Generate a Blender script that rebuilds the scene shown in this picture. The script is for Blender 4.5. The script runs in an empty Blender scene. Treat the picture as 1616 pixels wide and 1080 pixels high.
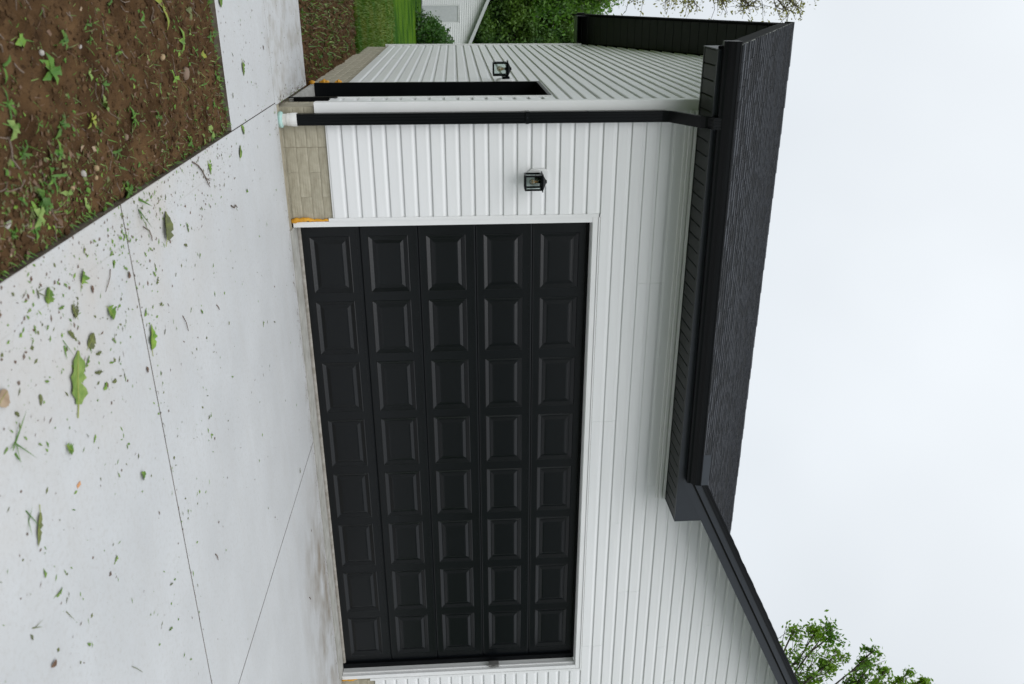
import bpy, math, random
from mathutils import Vector, Matrix, noise as mn
S = bpy.context.scene
COL = S.collection
rnd = random.Random(7)
rad = math.radians

# ------------------------------------------------------------------ camera
cam_d = bpy.data.cameras.new("camera")
cam = bpy.data.objects.new("camera", cam_d)
COL.objects.link(cam)
YAW, PITCH, ROLL, FPX = 0.407471713, 0.0601749741, -0.0260040908, 1300.43
CAM = Vector((-1.80710219, -6.66990672, 1.36088691))
F = Vector((math.sin(YAW) * math.cos(PITCH), math.cos(YAW) * math.cos(PITCH), math.sin(PITCH)))
R0 = Vector((math.cos(YAW), -math.sin(YAW), 0.0))
U0 = R0.cross(F)
R = R0 * math.cos(ROLL) + U0 * math.sin(ROLL)
U = -R0 * math.sin(ROLL) + U0 * math.cos(ROLL)
# the photograph is turned on its side: the camera is rolled a quarter turn
M = Matrix.Identity(4)
for i in range(3):
    M[i][0] = U[i]; M[i][1] = -R[i]; M[i][2] = -F[i]; M[i][3] = CAM[i]
cam.matrix_world = M
cam_d.sensor_width = 36.0
cam_d.sensor_fit = 'HORIZONTAL'
cam_d.lens = 36.0 * FPX / 1616.0
cam_d.clip_start = 0.05
cam_d.clip_end = 600.0
cam_d.dof.use_dof = True
cam_d.dof.focus_distance = 8.0
cam_d.dof.aperture_fstop = 3.6
S.camera = cam

# ------------------------------------------------------------------ world: overcast sky
SUN_EL, SUN_AZ = rad(50), rad(196)
W = bpy.data.worlds.new("World")
S.world = W
W.use_nodes = True
nt = W.node_tree
nt.nodes.clear()
out = nt.nodes.new('ShaderNodeOutputWorld')
sky = nt.nodes.new('ShaderNodeTexSky')
sky.sky_type = 'NISHITA'
sky.sun_disc = False
sky.sun_elevation = SUN_EL
sky.sun_rotation = SUN_AZ
bg1 = nt.nodes.new('ShaderNodeBackground'); bg1.inputs[1].default_value = 0.02
nt.links.new(sky.outputs[0], bg1.inputs[0])
tc = nt.nodes.new('ShaderNodeTexCoord')
sep = nt.nodes.new('ShaderNodeSeparateXYZ'); nt.links.new(tc.outputs['Generated'], sep.inputs[0])
ramp = nt.nodes.new('ShaderNodeValToRGB')
ramp.color_ramp.elements[0].position = 0.0; ramp.color_ramp.elements[0].color = (0.69, 0.72, 0.74, 1)
ramp.color_ramp.elements[1].position = 1.0; ramp.color_ramp.elements[1].color = (1.01, 1.05, 1.08, 1)
e = ramp.color_ramp.elements.new(0.35); e.color = (0.788, 0.82, 0.838, 1)
nt.links.new(sep.outputs[2], ramp.inputs[0])
nz = nt.nodes.new('ShaderNodeTexNoise'); nz.inputs['Scale'].default_value = 2.1; nz.inputs['Detail'].default_value = 3
nt.links.new(tc.outputs['Generated'], nz.inputs['Vector'])
mr = nt.nodes.new('ShaderNodeMapRange'); mr.inputs[1].default_value = 0.3; mr.inputs[2].default_value = 0.7
mr.inputs[3].default_value = 0.90; mr.inputs[4].default_value = 1.05
nt.links.new(nz.outputs[0], mr.inputs[0])
bg2 = nt.nodes.new('ShaderNodeBackground')
nt.links.new(ramp.outputs[0], bg2.inputs[0]); nt.links.new(mr.outputs[0], bg2.inputs[1])
ad = nt.nodes.new('ShaderNodeAddShader')
nt.links.new(bg1.outputs[0], ad.inputs[0]); nt.links.new(bg2.outputs[0], ad.inputs[1])
nt.links.new(ad.outputs[0], out.inputs[0])

# ------------------------------------------------------------------ sun behind cloud
sd = bpy.data.lights.new("sun", 'SUN')
sd.energy = 1.62
sd.angle = rad(60)
sd.color = (1.0, 1.0, 1.0)
sun = bpy.data.objects.new("sun", sd)
COL.objects.link(sun)
sdir = Vector((math.sin(SUN_AZ) * math.cos(SUN_EL), math.cos(SUN_AZ) * math.cos(SUN_EL), math.sin(SUN_EL)))
sun.rotation_euler = sdir.to_track_quat('Z', 'Y').to_euler()
sun.location = (0, 0, 30)

S.view_settings.view_transform = 'Standard'
S.view_settings.look = 'None'
S.view_settings.exposure = 0.0
S.view_settings.gamma = 1.0
S.view_settings.use_curve_mapping = False


# ------------------------------------------------------------------ materials
def mat(name, c1, c2=None, rough=0.6, scale=8.0, detail=4.0, bump=0.0, bscale=None, spec=0.5,
        stretch=None, rnd_v=0.0, coords='Object', bdist=0.004, sheen=False, transl=0.0, lo=0.35, hi=0.65):
    m = bpy.data.materials.new(name)
    m.use_nodes = True
    n = m.node_tree.nodes; l = m.node_tree.links
    b = n['Principled BSDF']
    b.inputs['Roughness'].default_value = rough
    b.inputs['Specular IOR Level'].default_value = spec
    c2 = c2 or c1
    if coords == 'World':
        tcn = n.new('ShaderNodeNewGeometry'); vec = tcn.outputs['Position']
    else:
        tcn = n.new('ShaderNodeTexCoord'); vec = tcn.outputs['Object']
    if stretch:
        mp = n.new('ShaderNodeMapping'); mp.inputs['Scale'].default_value = stretch
        l.new(vec, mp.inputs['Vector']); vec = mp.outputs[0]
    tx = n.new('ShaderNodeTexNoise'); tx.inputs['Scale'].default_value = scale; tx.inputs['Detail'].default_value = detail
    l.new(vec, tx.inputs['Vector'])
    mrn = n.new('ShaderNodeMapRange'); mrn.inputs[1].default_value = lo; mrn.inputs[2].default_value = hi
    l.new(tx.outputs[0], mrn.inputs[0])
    mx = n.new('ShaderNodeMix'); mx.data_type = 'RGBA'
    mx.inputs['A'].default_value = (*c1, 1); mx.inputs['B'].default_value = (*c2, 1)
    l.new(mrn.outputs[0], mx.inputs['Factor'])
    colo = mx.outputs['Result']
    if rnd_v > 0:
        oi = n.new('ShaderNodeObjectInfo')
        m2 = n.new('ShaderNodeMapRange'); m2.inputs[3].default_value = 1 - rnd_v; m2.inputs[4].default_value = 1 + rnd_v
        l.new(oi.outputs['Random'], m2.inputs[0])
        hsv = n.new('ShaderNodeHueSaturation'); l.new(m2.outputs[0], hsv.inputs['Value'])
        l.new(colo, hsv.inputs['Color']); colo = hsv.outputs[0]
    l.new(colo, b.inputs['Base Color'])
    if bump > 0:
        t2 = n.new('ShaderNodeTexNoise'); t2.inputs['Scale'].default_value = bscale or scale * 6; t2.inputs['Detail'].default_value = 5
        l.new(vec, t2.inputs['Vector'])
        bp = n.new('ShaderNodeBump'); bp.inputs['Strength'].default_value = bump; bp.inputs['Distance'].default_value = bdist
        l.new(t2.outputs[0], bp.inputs['Height']); l.new(bp.outputs[0], b.inputs['Normal'])
    if transl > 0:
        tr = n.new('ShaderNodeBsdfTranslucent'); l.new(colo, tr.inputs['Color'])
        ms = n.new('ShaderNodeMixShader'); ms.inputs[0].default_value = transl
        l.new(b.outputs[0], ms.inputs[1]); l.new(tr.outputs[0], ms.inputs[2])
        l.new(ms.outputs[0], n['Material Output'].inputs['Surface'])
    return m


M_siding = mat('white_vinyl', (0.73, 0.735, 0.735), (0.765, 0.77, 0.77), rough=0.42, scale=1.5, bump=0.08, bscale=40, spec=0.4,
               stretch=(0.6, 0.6, 14), rnd_v=0.012)
M_trim = mat('white_trim', (0.73, 0.735, 0.73), (0.77, 0.77, 0.765), rough=0.4, scale=3, spec=0.4)
M_sheath = mat('sheathing_board', (0.20, 0.11, 0.06), (0.30, 0.18, 0.10), rough=0.9, scale=9)
M_black = mat('black_aluminium', (0.0026, 0.0031, 0.0038), (0.0036, 0.0043, 0.0052), rough=0.33, scale=3, spec=0.17)
M_charcoal = mat('charcoal_aluminium', (0.0155, 0.0190, 0.0245), (0.0195, 0.0235, 0.030), rough=0.4, scale=3, spec=0.4)
M_soffit = mat('charcoal_soffit', (0.013, 0.0148, 0.0145), (0.018, 0.0195, 0.019), rough=0.5, scale=4, spec=0.3)
M_void = mat('dark_gap', (0.004, 0.004, 0.004), rough=0.9)
M_gdoor = mat('black_garage_steel', (0.0014, 0.0022, 0.0031), (0.0022, 0.0033, 0.0044), rough=0.30, scale=2.2, detail=6, bump=0.12, bscale=45,
              spec=0.37, stretch=(1, 1, 1))
M_block = mat('tan_block', (0.33, 0.30, 0.222), (0.455, 0.42, 0.325), rough=0.95, scale=16, detail=10, bump=1.0, bscale=55, rnd_v=0.05,
              stretch=(0.5, 1, 1))
M_mortar = mat('mortar', (0.28, 0.252, 0.185), (0.36, 0.325, 0.245), rough=0.95, scale=14, bump=0.4)
M_foam = mat('orange_foam', (0.62, 0.27, 0.015), (0.74, 0.38, 0.03), rough=0.6, scale=40, bump=0.6, bscale=70)
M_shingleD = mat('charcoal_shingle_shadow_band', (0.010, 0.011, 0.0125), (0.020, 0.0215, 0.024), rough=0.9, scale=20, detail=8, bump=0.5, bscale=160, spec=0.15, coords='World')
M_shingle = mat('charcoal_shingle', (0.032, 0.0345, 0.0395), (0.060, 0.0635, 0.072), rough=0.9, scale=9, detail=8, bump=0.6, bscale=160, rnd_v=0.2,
                spec=0.2)
M_shingle2 = mat('charcoal_shingle_field', (0.030, 0.0325, 0.037), (0.063, 0.0665, 0.075), rough=0.9, scale=22, detail=9, bump=0.6,
                 bscale=160, spec=0.2, coords='World', lo=0.3, hi=0.7)
M_drip = mat('grey_drip_edge', (0.30, 0.295, 0.28), (0.40, 0.39, 0.37), rough=0.5, scale=6)
M_pvc = mat('white_pvc', (0.78, 0.78, 0.77), (0.72, 0.71, 0.69), rough=0.35, scale=12)
M_pvc_dirty = mat('dusty_pvc', (0.60, 0.58, 0.54), (0.72, 0.71, 0.68), rough=0.5, scale=20)
M_teal = mat('teal_rubber', (0.30, 0.50, 0.46), (0.42, 0.58, 0.54), rough=0.5, scale=15)
M_slabfloor = mat('garage_floor_concrete', (0.33, 0.325, 0.295), (0.42, 0.415, 0.385), rough=0.85, scale=10, detail=8, bump=0.2)
M_rubber = mat('grey_rubber', (0.22, 0.20, 0.17), (0.33, 0.31, 0.28), rough=0.7, scale=20)
M_bracket = mat('dull_bracket', (0.13, 0.13, 0.125), (0.18, 0.175, 0.165), rough=0.5)
M_soil = mat('brown_soil', (0.038, 0.0200, 0.0085), (0.118, 0.068, 0.032), rough=1.0, scale=5, detail=10, bump=1.0, bscale=90, spec=0.1, coords='World',
             bdist=0.008, lo=0.3, hi=0.72)
M_crumb = mat('soil_crumbs', (0.042, 0.0215, 0.009), (0.098, 0.056, 0.026), rough=0.95, scale=9, coords='World', spec=0.2)
M_lawn = mat('lawn_turf', (0.042, 0.115, 0.004), (0.110, 0.130, 0.014), rough=1.0, spec=0.05, scale=0.7, detail=7, bump=0.9, bscale=30, coords='World', bdist=0.03,
             stretch=(0.5, 1, 1))
M_lawnfar = mat('far_lawn_turf', (0.018, 0.062, 0.003), (0.060, 0.130, 0.006), rough=1.0, spec=0.05, scale=1.4, detail=10, bump=1.0, bscale=14, coords='World', bdist=0.08,
                stretch=(0.6, 0.5, 1), lo=0.4, hi=0.6)
M_grass = mat('grass_blade', (0.048, 0.145, 0.005), (0.125, 0.170, 0.014), rough=0.55, scale=1.2, coords='World', transl=0.25)
M_leafA = mat('fresh_leaf', (0.066, 0.155, 0.012), (0.165, 0.275, 0.030), rough=0.5, scale=22, detail=6, bump=0.4, bscale=90, rnd_v=0.22)
M_leafB = mat('pale_leaf', (0.115, 0.195, 0.034), (0.20, 0.28, 0.065), rough=0.5, scale=30, detail=6, bump=0.5, bscale=110, rnd_v=0.1)
M_leafY = mat('yellowed_leaf', (0.30, 0.29, 0.03), (0.16, 0.24, 0.03), rough=0.5, scale=30, rnd_v=0.15)
M_leafO = mat('olive_leaf', (0.125, 0.145, 0.035), (0.075, 0.085, 0.03), rough=0.6, scale=35, rnd_v=0.15)
M_leafBr = mat('brown_leaf', (0.085, 0.045, 0.025), (0.14, 0.085, 0.05), rough=0.7, scale=30, rnd_v=0.25)
M_tanleaf = mat('tan_leaf', (0.27, 0.19, 0.12), (0.36, 0.27, 0.18), rough=0.7, scale=25)
M_orange = mat('orange_chip', (0.55, 0.27, 0.12), rough=0.6)
M_twig = mat('twig_bark', (0.10, 0.07, 0.05), (0.18, 0.14, 0.11), rough=0.85, scale=40, rnd_v=0.2)
M_weed = mat('weed_leaf', (0.040, 0.125, 0.010), (0.105, 0.215, 0.022), rough=0.5, scale=18, rnd_v=0.25, transl=0.15)
M_midrib = mat('leaf_midrib', (0.30, 0.33, 0.09), rough=0.5)
M_stoneP = mat('pale_stone', (0.30, 0.28, 0.25), (0.46, 0.44, 0.41), rough=0.8, scale=40)
M_stoneT = mat('tan_stone', (0.26, 0.18, 0.10), (0.38, 0.28, 0.15), rough=0.8, scale=40)
M_stoneB = mat('brown_stone', (0.17, 0.115, 0.08), (0.22, 0.155, 0.11), rough=0.85, scale=25)
M_bark = mat('bark', (0.055, 0.045, 0.036), (0.11, 0.092, 0.075), rough=0.95, scale=6, bump=0.8, bscale=25)
M_fol1 = mat('tree_leaves', (0.036, 0.120, 0.008), (0.110, 0.240, 0.016), rough=0.55, scale=0.45, detail=6, coords='World', transl=0.3)
M_fol2 = mat('dark_tree_leaves', (0.020, 0.072, 0.005), (0.078, 0.160, 0.010), rough=0.6, scale=0.4, detail=6, coords='World', transl=0.25)
M_fol3 = mat('budding_leaves', (0.22, 0.225, 0.030), (0.34, 0.31, 0.07), rough=0.55, scale=0.8, detail=6, coords='World', transl=0.3)
M_fol4 = mat('spring_leaves', (0.080, 0.210, 0.006), (0.220, 0.380, 0.020), rough=0.5, scale=0.6, detail=6, coords='World', transl=0.5)
M_shrub = mat('shrub_leaves', (0.016, 0.070, 0.006), (0.055, 0.150, 0.012), rough=0.5, scale=2, detail=6, coords='World', transl=0.2)
M_nsiding = mat('neighbour_siding', (0.78, 0.785, 0.79), (0.81, 0.815, 0.82), rough=0.5, scale=2, spec=0.2)
M_ntrim = mat('neighbour_trim', (0.50, 0.51, 0.52), (0.56, 0.57, 0.58), rough=0.5)
M_ndoor = mat('neighbour_door', (0.52, 0.53, 0.545), (0.57, 0.58, 0.595), rough=0.5)
M_nroof = mat('neighbour_roof', (0.08, 0.075, 0.07), (0.13, 0.12, 0.11), rough=0.9)
M_bark_red = mat('rusty_metal', (0.28, 0.07, 0.03), rough=0.7)
M_fil = mat('filament_amber', (0.85, 0.46, 0.14), rough=0.4)


def glass_mat(name, tint=(1, 1, 1), alpha=0.25):
    m = bpy.data.materials.new(name); m.use_nodes = True
    n = m.node_tree.nodes; l = m.node_tree.links
    n.remove(n['Principled BSDF'])
    t = n.new('ShaderNodeBsdfTransparent'); t.inputs[0].default_value = (*tint, 1)
    g = n.new('ShaderNodeBsdfGlossy'); g.inputs['Roughness'].default_value = 0.05
    g.inputs['Color'].default_value = (0.8, 0.85, 0.85, 1)
    fr = n.new('ShaderNodeFresnel'); fr.inputs[0].default_value = 1.5
    mth = n.new('ShaderNodeMath'); mth.operation = 'MULTIPLY_ADD'; mth.inputs[1].default_value = 0.3; mth.inputs[2].default_value = alpha
    l.new(fr.outputs[0], mth.inputs[0])
    ms = n.new('ShaderNodeMixShader')
    l.new(mth.outputs[0], ms.inputs[0]); l.new(t.outputs[0], ms.inputs[1]); l.new(g.outputs[0], ms.inputs[2])
    l.new(ms.outputs[0], n['Material Output'].inputs['Surface'])
    return m


M_glass = glass_mat('clear_glass', (0.93, 0.96, 0.95), 0.02)
M_bulb = glass_mat('bulb_glass', (0.85, 0.80, 0.70), 0.10)


def concrete_mat():
    m = bpy.data.materials.new('broomed_concrete'); m.use_nodes = True
    n = m.node_tree.nodes; l = m.node_tree.links
    b = n['Principled BSDF']; b.inputs['Roughness'].default_value = 0.8; b.inputs['Specular IOR Level'].default_value = 0.3
    g = n.new('ShaderNodeNewGeometry'); P = g.outputs['Position']

    def nse(scale, detail, st=None):
        v = P
        if st:
            mp = n.new('ShaderNodeMapping'); mp.inputs['Scale'].default_value = st; l.new(P, mp.inputs['Vector']); v = mp.outputs[0]
        t = n.new('ShaderNodeTexNoise'); t.inputs['Scale'].default_value = scale; t.inputs['Detail'].default_value = detail
        t.inputs['Roughness'].default_value = 0.6
        l.new(v, t.inputs['Vector']); return t.outputs[0]

    def mrange(v, a, bb, c, d):
        k = n.new('ShaderNodeMapRange'); k.inputs[1].default_value = a; k.inputs[2].default_value = bb
        k.inputs[3].default_value = c; k.inputs[4].default_value = d; l.new(v, k.inputs[0]); return k.outputs[0]

    def mixc(f, a, bb):
        k = n.new('ShaderNodeMix'); k.data_type = 'RGBA'
        for nm, v in (('A', a), ('B', bb)):
            if isinstance(v, tuple): k.inputs[nm].default_value = (*v, 1)
            else: l.new(v, k.inputs[nm])
        l.new(f, k.inputs['Factor']); return k.outputs['Result']

    def math_(op, a, bb):
        k = n.new('ShaderNodeMath'); k.operation = op
        for i, v in enumerate((a, bb)):
            if isinstance(v, (int, float)): k.inputs[i].default_value = v
            else: l.new(v, k.inputs[i])
        return k.outputs[0]
    base = mixc(mrange(nse(1.3, 6), 0.32, 0.68, 0, 1), (0.458, 0.466, 0.470), (0.522, 0.532, 0.538))
    base = mixc(mrange(nse(3.0, 5, (0.35, 2.4, 1)), 0.42, 0.72, 0, 0.35), base, (0.455, 0.452, 0.442))
    base = mixc(mrange(nse(45, 4), 0.50, 0.78, 0, 0.55), base, (0.40, 0.392, 0.37))
    base = mixc(mrange(nse(170, 2), 0.62, 0.74, 0, 0.5), base, (0.30, 0.29, 0.27))
    # warm soil wash along the open soil edge and a dirty patch by the right of the garage door
    sx = n.new('ShaderNodeSeparateXYZ'); l.new(P, sx.inputs[0]); X, Y = sx.outputs[0], sx.outputs[1]
    edge = math_('MULTIPLY', mrange(X, -1.0, 0.1, 0.75, 0.0), mrange(Y, -1.4, -3.2, 0, 1))
    edge = math_('MULTIPLY', edge, mrange(nse(2.2, 6), 0.35, 0.65, 0, 1))
    base = mixc(edge, base, (0.47, 0.43, 0.385))
    lobe = math_('MULTIPLY', mrange(X, 1.9, 3.0, 0, 1), mrange(X, 4.4, 5.0, 1, 0))
    lobe = math_('MULTIPLY', lobe, math_('MULTIPLY', mrange(Y, -1.35, -0.5, 0, 1), mrange(Y, -0.24, -0.10, 1, 0.15)))
    dirt = math_('MULTIPLY', lobe, mrange(nse(2.6, 10, (0.7, 1.1, 1)), 0.40, 0.66, 0, 0.9))
    base = mixc(dirt, base, (0.215, 0.175, 0.125))
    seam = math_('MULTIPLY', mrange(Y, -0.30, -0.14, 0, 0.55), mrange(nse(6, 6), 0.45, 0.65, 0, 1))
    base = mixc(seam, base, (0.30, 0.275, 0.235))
    tl = math_('MULTIPLY', mrange(math_('ABSOLUTE', math_('ADD', X, 0.848), 0.0), 0.002, 0.005, 0.30, 0.0), mrange(Y, -1.6, -2.0, 0, 1))
    tl = math_('MULTIPLY', tl, mrange(nse(3, 3), 0.4, 0.6, 0.3, 1))
    base = mixc(tl, base, (0.33, 0.31, 0.28))
    l.new(base, b.inputs['Base Color'])
    bp = n.new('ShaderNodeBump'); bp.inputs['Strength'].default_value = 0.35; bp.inputs['Distance'].default_value = 0.002
    h = math_('ADD', nse(60, 4, (0.12, 1, 1)), math_('MULTIPLY', nse(220, 2), 0.7))
    l.new(h, bp.inputs['Height']); l.new(bp.outputs[0], b.inputs['Normal'])
    return m


M_conc = concrete_mat()


# ------------------------------------------------------------------ mesh helpers
class MB:
    def __init__(s): s.v = []; s.f = []; s.m = []
    def add(s, vs, fs, mi=0):
        b = len(s.v); s.v += [tuple(x) for x in vs]; s.f += [tuple(b + i for i in f) for f in fs]; s.m += [mi] * len(fs)
        return s
    def box(s, x0, x1, y0, y1, z0, z1, mi=0):
        vs = [(x, y, z) for z in (z0, z1) for y in (y0, y1) for x in (x0, x1)]
        return s.add(vs, [(0, 2, 3, 1), (4, 5, 7, 6), (0, 1, 5, 4), (2, 6, 7, 3), (0, 4, 6, 2), (1, 3, 7, 5)], mi)
    def bbox(s, x0, x1, y0, y1, z0, z1, c=0.004, mi=0):
        # box with its outline edges chamfered (top and bottom inset)
        def ring(d, z): return [(x0 + d, y0 + d, z), (x1 - d, y0 + d, z), (x1 - d, y1 - d, z), (x0 + d, y1 - d, z)]
        vs = ring(c, z0) + ring(0, z0 + c) + ring(0, z1 - c) + ring(c, z1)
        fs = [(3, 2, 1, 0), (12, 13, 14, 15)]
        for k in range(3):
            for i in range(4):
                j = (i + 1) % 4; fs.append((4 * k + i, 4 * k + j, 4 * k + 4 + j, 4 * k + 4 + i))
        return s.add(vs, fs, mi)
    def prism(s, prof, fn0, fn1, mi=0, caps=True):
        n = len(prof); vs = [fn0(*p) for p in prof] + [fn1(*p) for p in prof]
        fs = [(i, (i + 1) % n, n + (i + 1) % n, n + i) for i in range(n)]
        if caps: fs += [tuple(range(n - 1, -1, -1)), tuple(range(n, 2 * n))]
        return s.add(vs, fs, mi)
    def tube(s, pts, rs, n=6, mi=0, caps=True):
        pts = [Vector(p) for p in pts]
        if not isinstance(rs, (list, tuple)): rs = [rs] * len(pts)
        vs = []; b = None
        for i, p in enumerate(pts):
            t = (pts[min(i + 1, len(pts) - 1)] - pts[max(i - 1, 0)]).normalized()
            if b is None: b = t.orthogonal().normalized()
            b = (b - t * b.dot(t)).normalized() if (b - t * b.dot(t)).length > 1e-6 else t.orthogonal().normalized()
            c = t.cross(b)
            for k in range(n):
                a = 2 * math.pi * k / n
                vs.append(p + (b * math.cos(a) + c * math.sin(a)) * rs[i])
        fs = [(i * n + k, i * n + (k + 1) % n, (i + 1) * n + (k + 1) % n, (i + 1) * n + k) for i in range(len(pts) - 1) for k in range(n)]
        if caps: fs += [tuple(range(n - 1, -1, -1)), tuple(range((len(pts) - 1) * n, len(pts) * n))]
        return s.add(vs, fs, mi)
    def lathe(s, prof, c, n=20, mi=0):
        vs = [(c[0] + r * math.cos(2 * math.pi * k / n), c[1] + r * math.sin(2 * math.pi * k / n), c[2] + z) for r, z in prof for k in range(n)]
        m = len(prof)
        fs = [(i * n + k, i * n + (k + 1) % n, (i + 1) * n + (k + 1) % n, (i + 1) * n + k) for i in range(m - 1) for k in range(n)]
        fs += [tuple(range(n - 1, -1, -1)), tuple(range((m - 1) * n, m * n))]
        return s.add(vs, fs, mi)
    def mesh(s, name, mats, shift=(0, 0, 0), smooth=False):
        me = bpy.data.meshes.new(name)
        sx, sy, sz = shift
        me.from_pydata([(x - sx, y - sy, z - sz) for x, y, z in s.v], [], s.f)
        for m in (mats if isinstance(mats, (list, tuple)) else [mats]): me.materials.append(m)
        if any(s.m): me.polygons.foreach_set('material_index', s.m)
        if smooth: me.polygons.foreach_set('use_smooth', [True] * len(s.f))
        me.update()
        return me


WLOC = {}


def link(o, loc, parent=None):
    COL.objects.link(o)
    loc = Vector(loc)
    WLOC[o.name] = loc
    if parent is not None:
        o.parent = parent
        o.location = loc - WLOC[parent.name]
    else:
        o.location = loc
    return o


def build(name, mb, mats, parent=None, smooth=False, origin=None):
    xs, ys, zs = zip(*mb.v)
    if origin is None: origin = ((min(xs) + max(xs)) / 2, (min(ys) + max(ys)) / 2, min(zs))
    me = mb.mesh(name, mats, origin, smooth)
    return link(bpy.data.objects.new(name, me), origin, parent)


def place(name, me, loc, parent=None, rot=None, scale=None):
    o = bpy.data.objects.new(name, me)
    link(o, loc, parent)
    if rot: o.rotation_euler = rot
    if scale: o.scale = scale
    return o


def empty(name, loc, parent=None):
    o = bpy.data.objects.new(name, None); o.empty_display_size = 0.2
    return link(o, loc, parent)


def tag(o, label=None, cat=None, group=None, kind=None):
    if label: o['label'] = label
    if cat: o['category'] = cat
    if group: o['group'] = group
    if kind: o['kind'] = kind
    return o


# ================================================================== GROUND
def hn(x, y, s, amp): return amp * mn.noise(Vector((x * s, y * s, 3.7)))


def soil_h(x, y):
    z = hn(x, y, 1.6, 0.016) + hn(x, y, 5, 0.012) + hn(x, y, 14, 0.014) + hn(x + 9, y, 33, 0.011) + hn(x, y + 5, 70, 0.006)
    # raked ridges running with the edge of the walk
    z += 0.006 * mn.noise(Vector((x * 5.0, y * 26, 8.1)))
    d = min(abs(x + 1.0), abs(y + 1.47) if y < 0 else abs(y - 1.27))
    return -0.018 + z * (1.2 - .6 * math.exp(-d * 20)) - 0.014 * math.exp(-d * 30)


def grid(name, x0, x1, y0, y1, step, hf, m, kind='structure'):
    nx = max(1, int((x1 - x0) / step)); ny = max(1, int((y1 - y0) / step))
    vs = [(x0 + (x1 - x0) * i / nx, y0 + (y1 - y0) * j / ny) for j in range(ny + 1) for i in range(nx + 1)]
    mb = MB()
    mb.v = [(x, y, hf(x, y)) for x, y in vs]
    w = nx + 1
    mb.f = [(j * w + i, j * w + i + 1, (j + 1) * w + i + 1, (j + 1) * w + i) for j in range(ny) for i in range(nx)]
    mb.m = [0] * len(mb.f)
    return tag(build(name, mb, m, smooth=True), kind=kind)


def lawn_h(x, y): return -0.03 - 0.41 * max(0, y - 5) / 38.0 + hn(x, y, 0.9, 0.02)


mb = MB(); mb.add([(-300, -300, -0.62), (300, -300, -0.62), (300, 300, -0.62), (-300, 300, -0.62)], [(0, 1, 2, 3)])
tag(build('ground', mb, M_lawnfar), kind='structure')
grid('soil_bed', -3.4, -1.004, -5.3, -1.474, 0.0115, soil_h, M_soil)
grid('soil_bed', -4.6, -0.955, 1.276, 5.9, 0.035, lambda x, y: soil_h(x, y) + 0.01 * mn.noise(Vector((x * 3, y * 3, 0))), M_soil)
grid('lawn', -9.0, -0.5, 5.6, 15.0, 0.16, lambda x, y: lawn_h(x, y) + (0.0 if y > 5.9 else -0.02), M_lawn)
grid('far_lawn', -30, 30, 15.0, 70.0, 1.0, lambda x, y: -0.03 - 0.41 * max(0, min(y, 48) - 5) / 38.0, M_lawnfar)

# driveway and walk: separate slabs with open joints over a dark bed
M_jdirt = mat('joint_dirt', (0.07, 0.058, 0.046), (0.13, 0.11, 0.088), rough=1.0, scale=30, spec=0.1)
mb = MB(); mb.box(-0.99, 9.0, -12.0, -0.125, -0.16, -0.030)
drive = tag(build('driveway', mb, M_jdirt), kind='structure')
M_edge = mat('shadowed_slab_edge', (0.075, 0.058, 0.042), (0.17, 0.145, 0.115), rough=1.0, scale=12, coords='World', spec=0.1)
J = 0.0060


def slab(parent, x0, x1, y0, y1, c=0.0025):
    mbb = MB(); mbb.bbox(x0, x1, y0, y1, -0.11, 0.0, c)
    for i in range(6, 10): mbb.m[i] = 1          # earth-dark colour on the poured sides stands in for the soil-edge shadow
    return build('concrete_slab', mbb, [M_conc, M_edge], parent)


K = 0.0060
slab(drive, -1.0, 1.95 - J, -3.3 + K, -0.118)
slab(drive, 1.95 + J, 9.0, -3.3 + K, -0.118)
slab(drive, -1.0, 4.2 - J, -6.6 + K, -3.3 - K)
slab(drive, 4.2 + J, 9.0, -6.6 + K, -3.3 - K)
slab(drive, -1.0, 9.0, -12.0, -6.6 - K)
mb = MB(); mb.box(-4.5, -1.01, -1.455, 1.255, -0.16, -0.030)
walk = tag(build('sidewalk', mb, M_jdirt), kind='structure')
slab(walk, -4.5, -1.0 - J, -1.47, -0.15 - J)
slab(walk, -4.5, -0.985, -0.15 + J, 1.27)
mb = MB(); mb.box(0.0, 4.85, -0.105, 0.6, -0.12, 0.008)
tag(build('garage_floor', mb, M_slabfloor), kind='structure')
mb = MB(); mb.box(-0.98, 9.0, -0.117, -0.004, -0.12, -0.006)
tag(build('joint_strip', mb, M_mortar), kind='structure')

# ================================================================== HOUSE
house = tag(empty('house', (4.8, 0, 0)), 'white sided single storey house with black garage door and charcoal roof', 'house')
P = 0.483          # roof pitch (rise over run)
C = 0.1155         # siding course
ZB = 0.345         # bottom of siding
WX = -0.965        # face of the left wall
DEP = 7.05         # depth of the house
YR, ZR = 3.5, 5.365
SOF = 3.287        # level eave soffit

# profile of one Dutch-lap course (out = distance proud of the wall, z up from the course's foot)
PROF = [(0.000, 0.004), (0.016, 0.0), (0.0175, 0.004), (0.0145, 0.076), (0.0125, 0.085), (0.0085, 0.094), (0.0055, 0.104), (0.0045, C + 0.006), (0.0, C + 0.006)]


def rake_x(z): return 2.742 + (z - 3.538) / P          # underside of the front gable's rake
def plank_front(x0, x1, z, par, slope=0.0):
    dy = rnd.uniform(-0.0009, 0.0009); t0 = rnd.uniform(-0.0007, 0.0007)
    mbb = MB()
    mbb.prism(PROF, lambda o, h: (x0 + (slope * h), -o + 0.013 + dy, z + h + t0), lambda o, h: (x1, -o + 0.013 + dy, z + h - t0))
    return build('siding_plank', mbb, M_siding, par)


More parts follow.
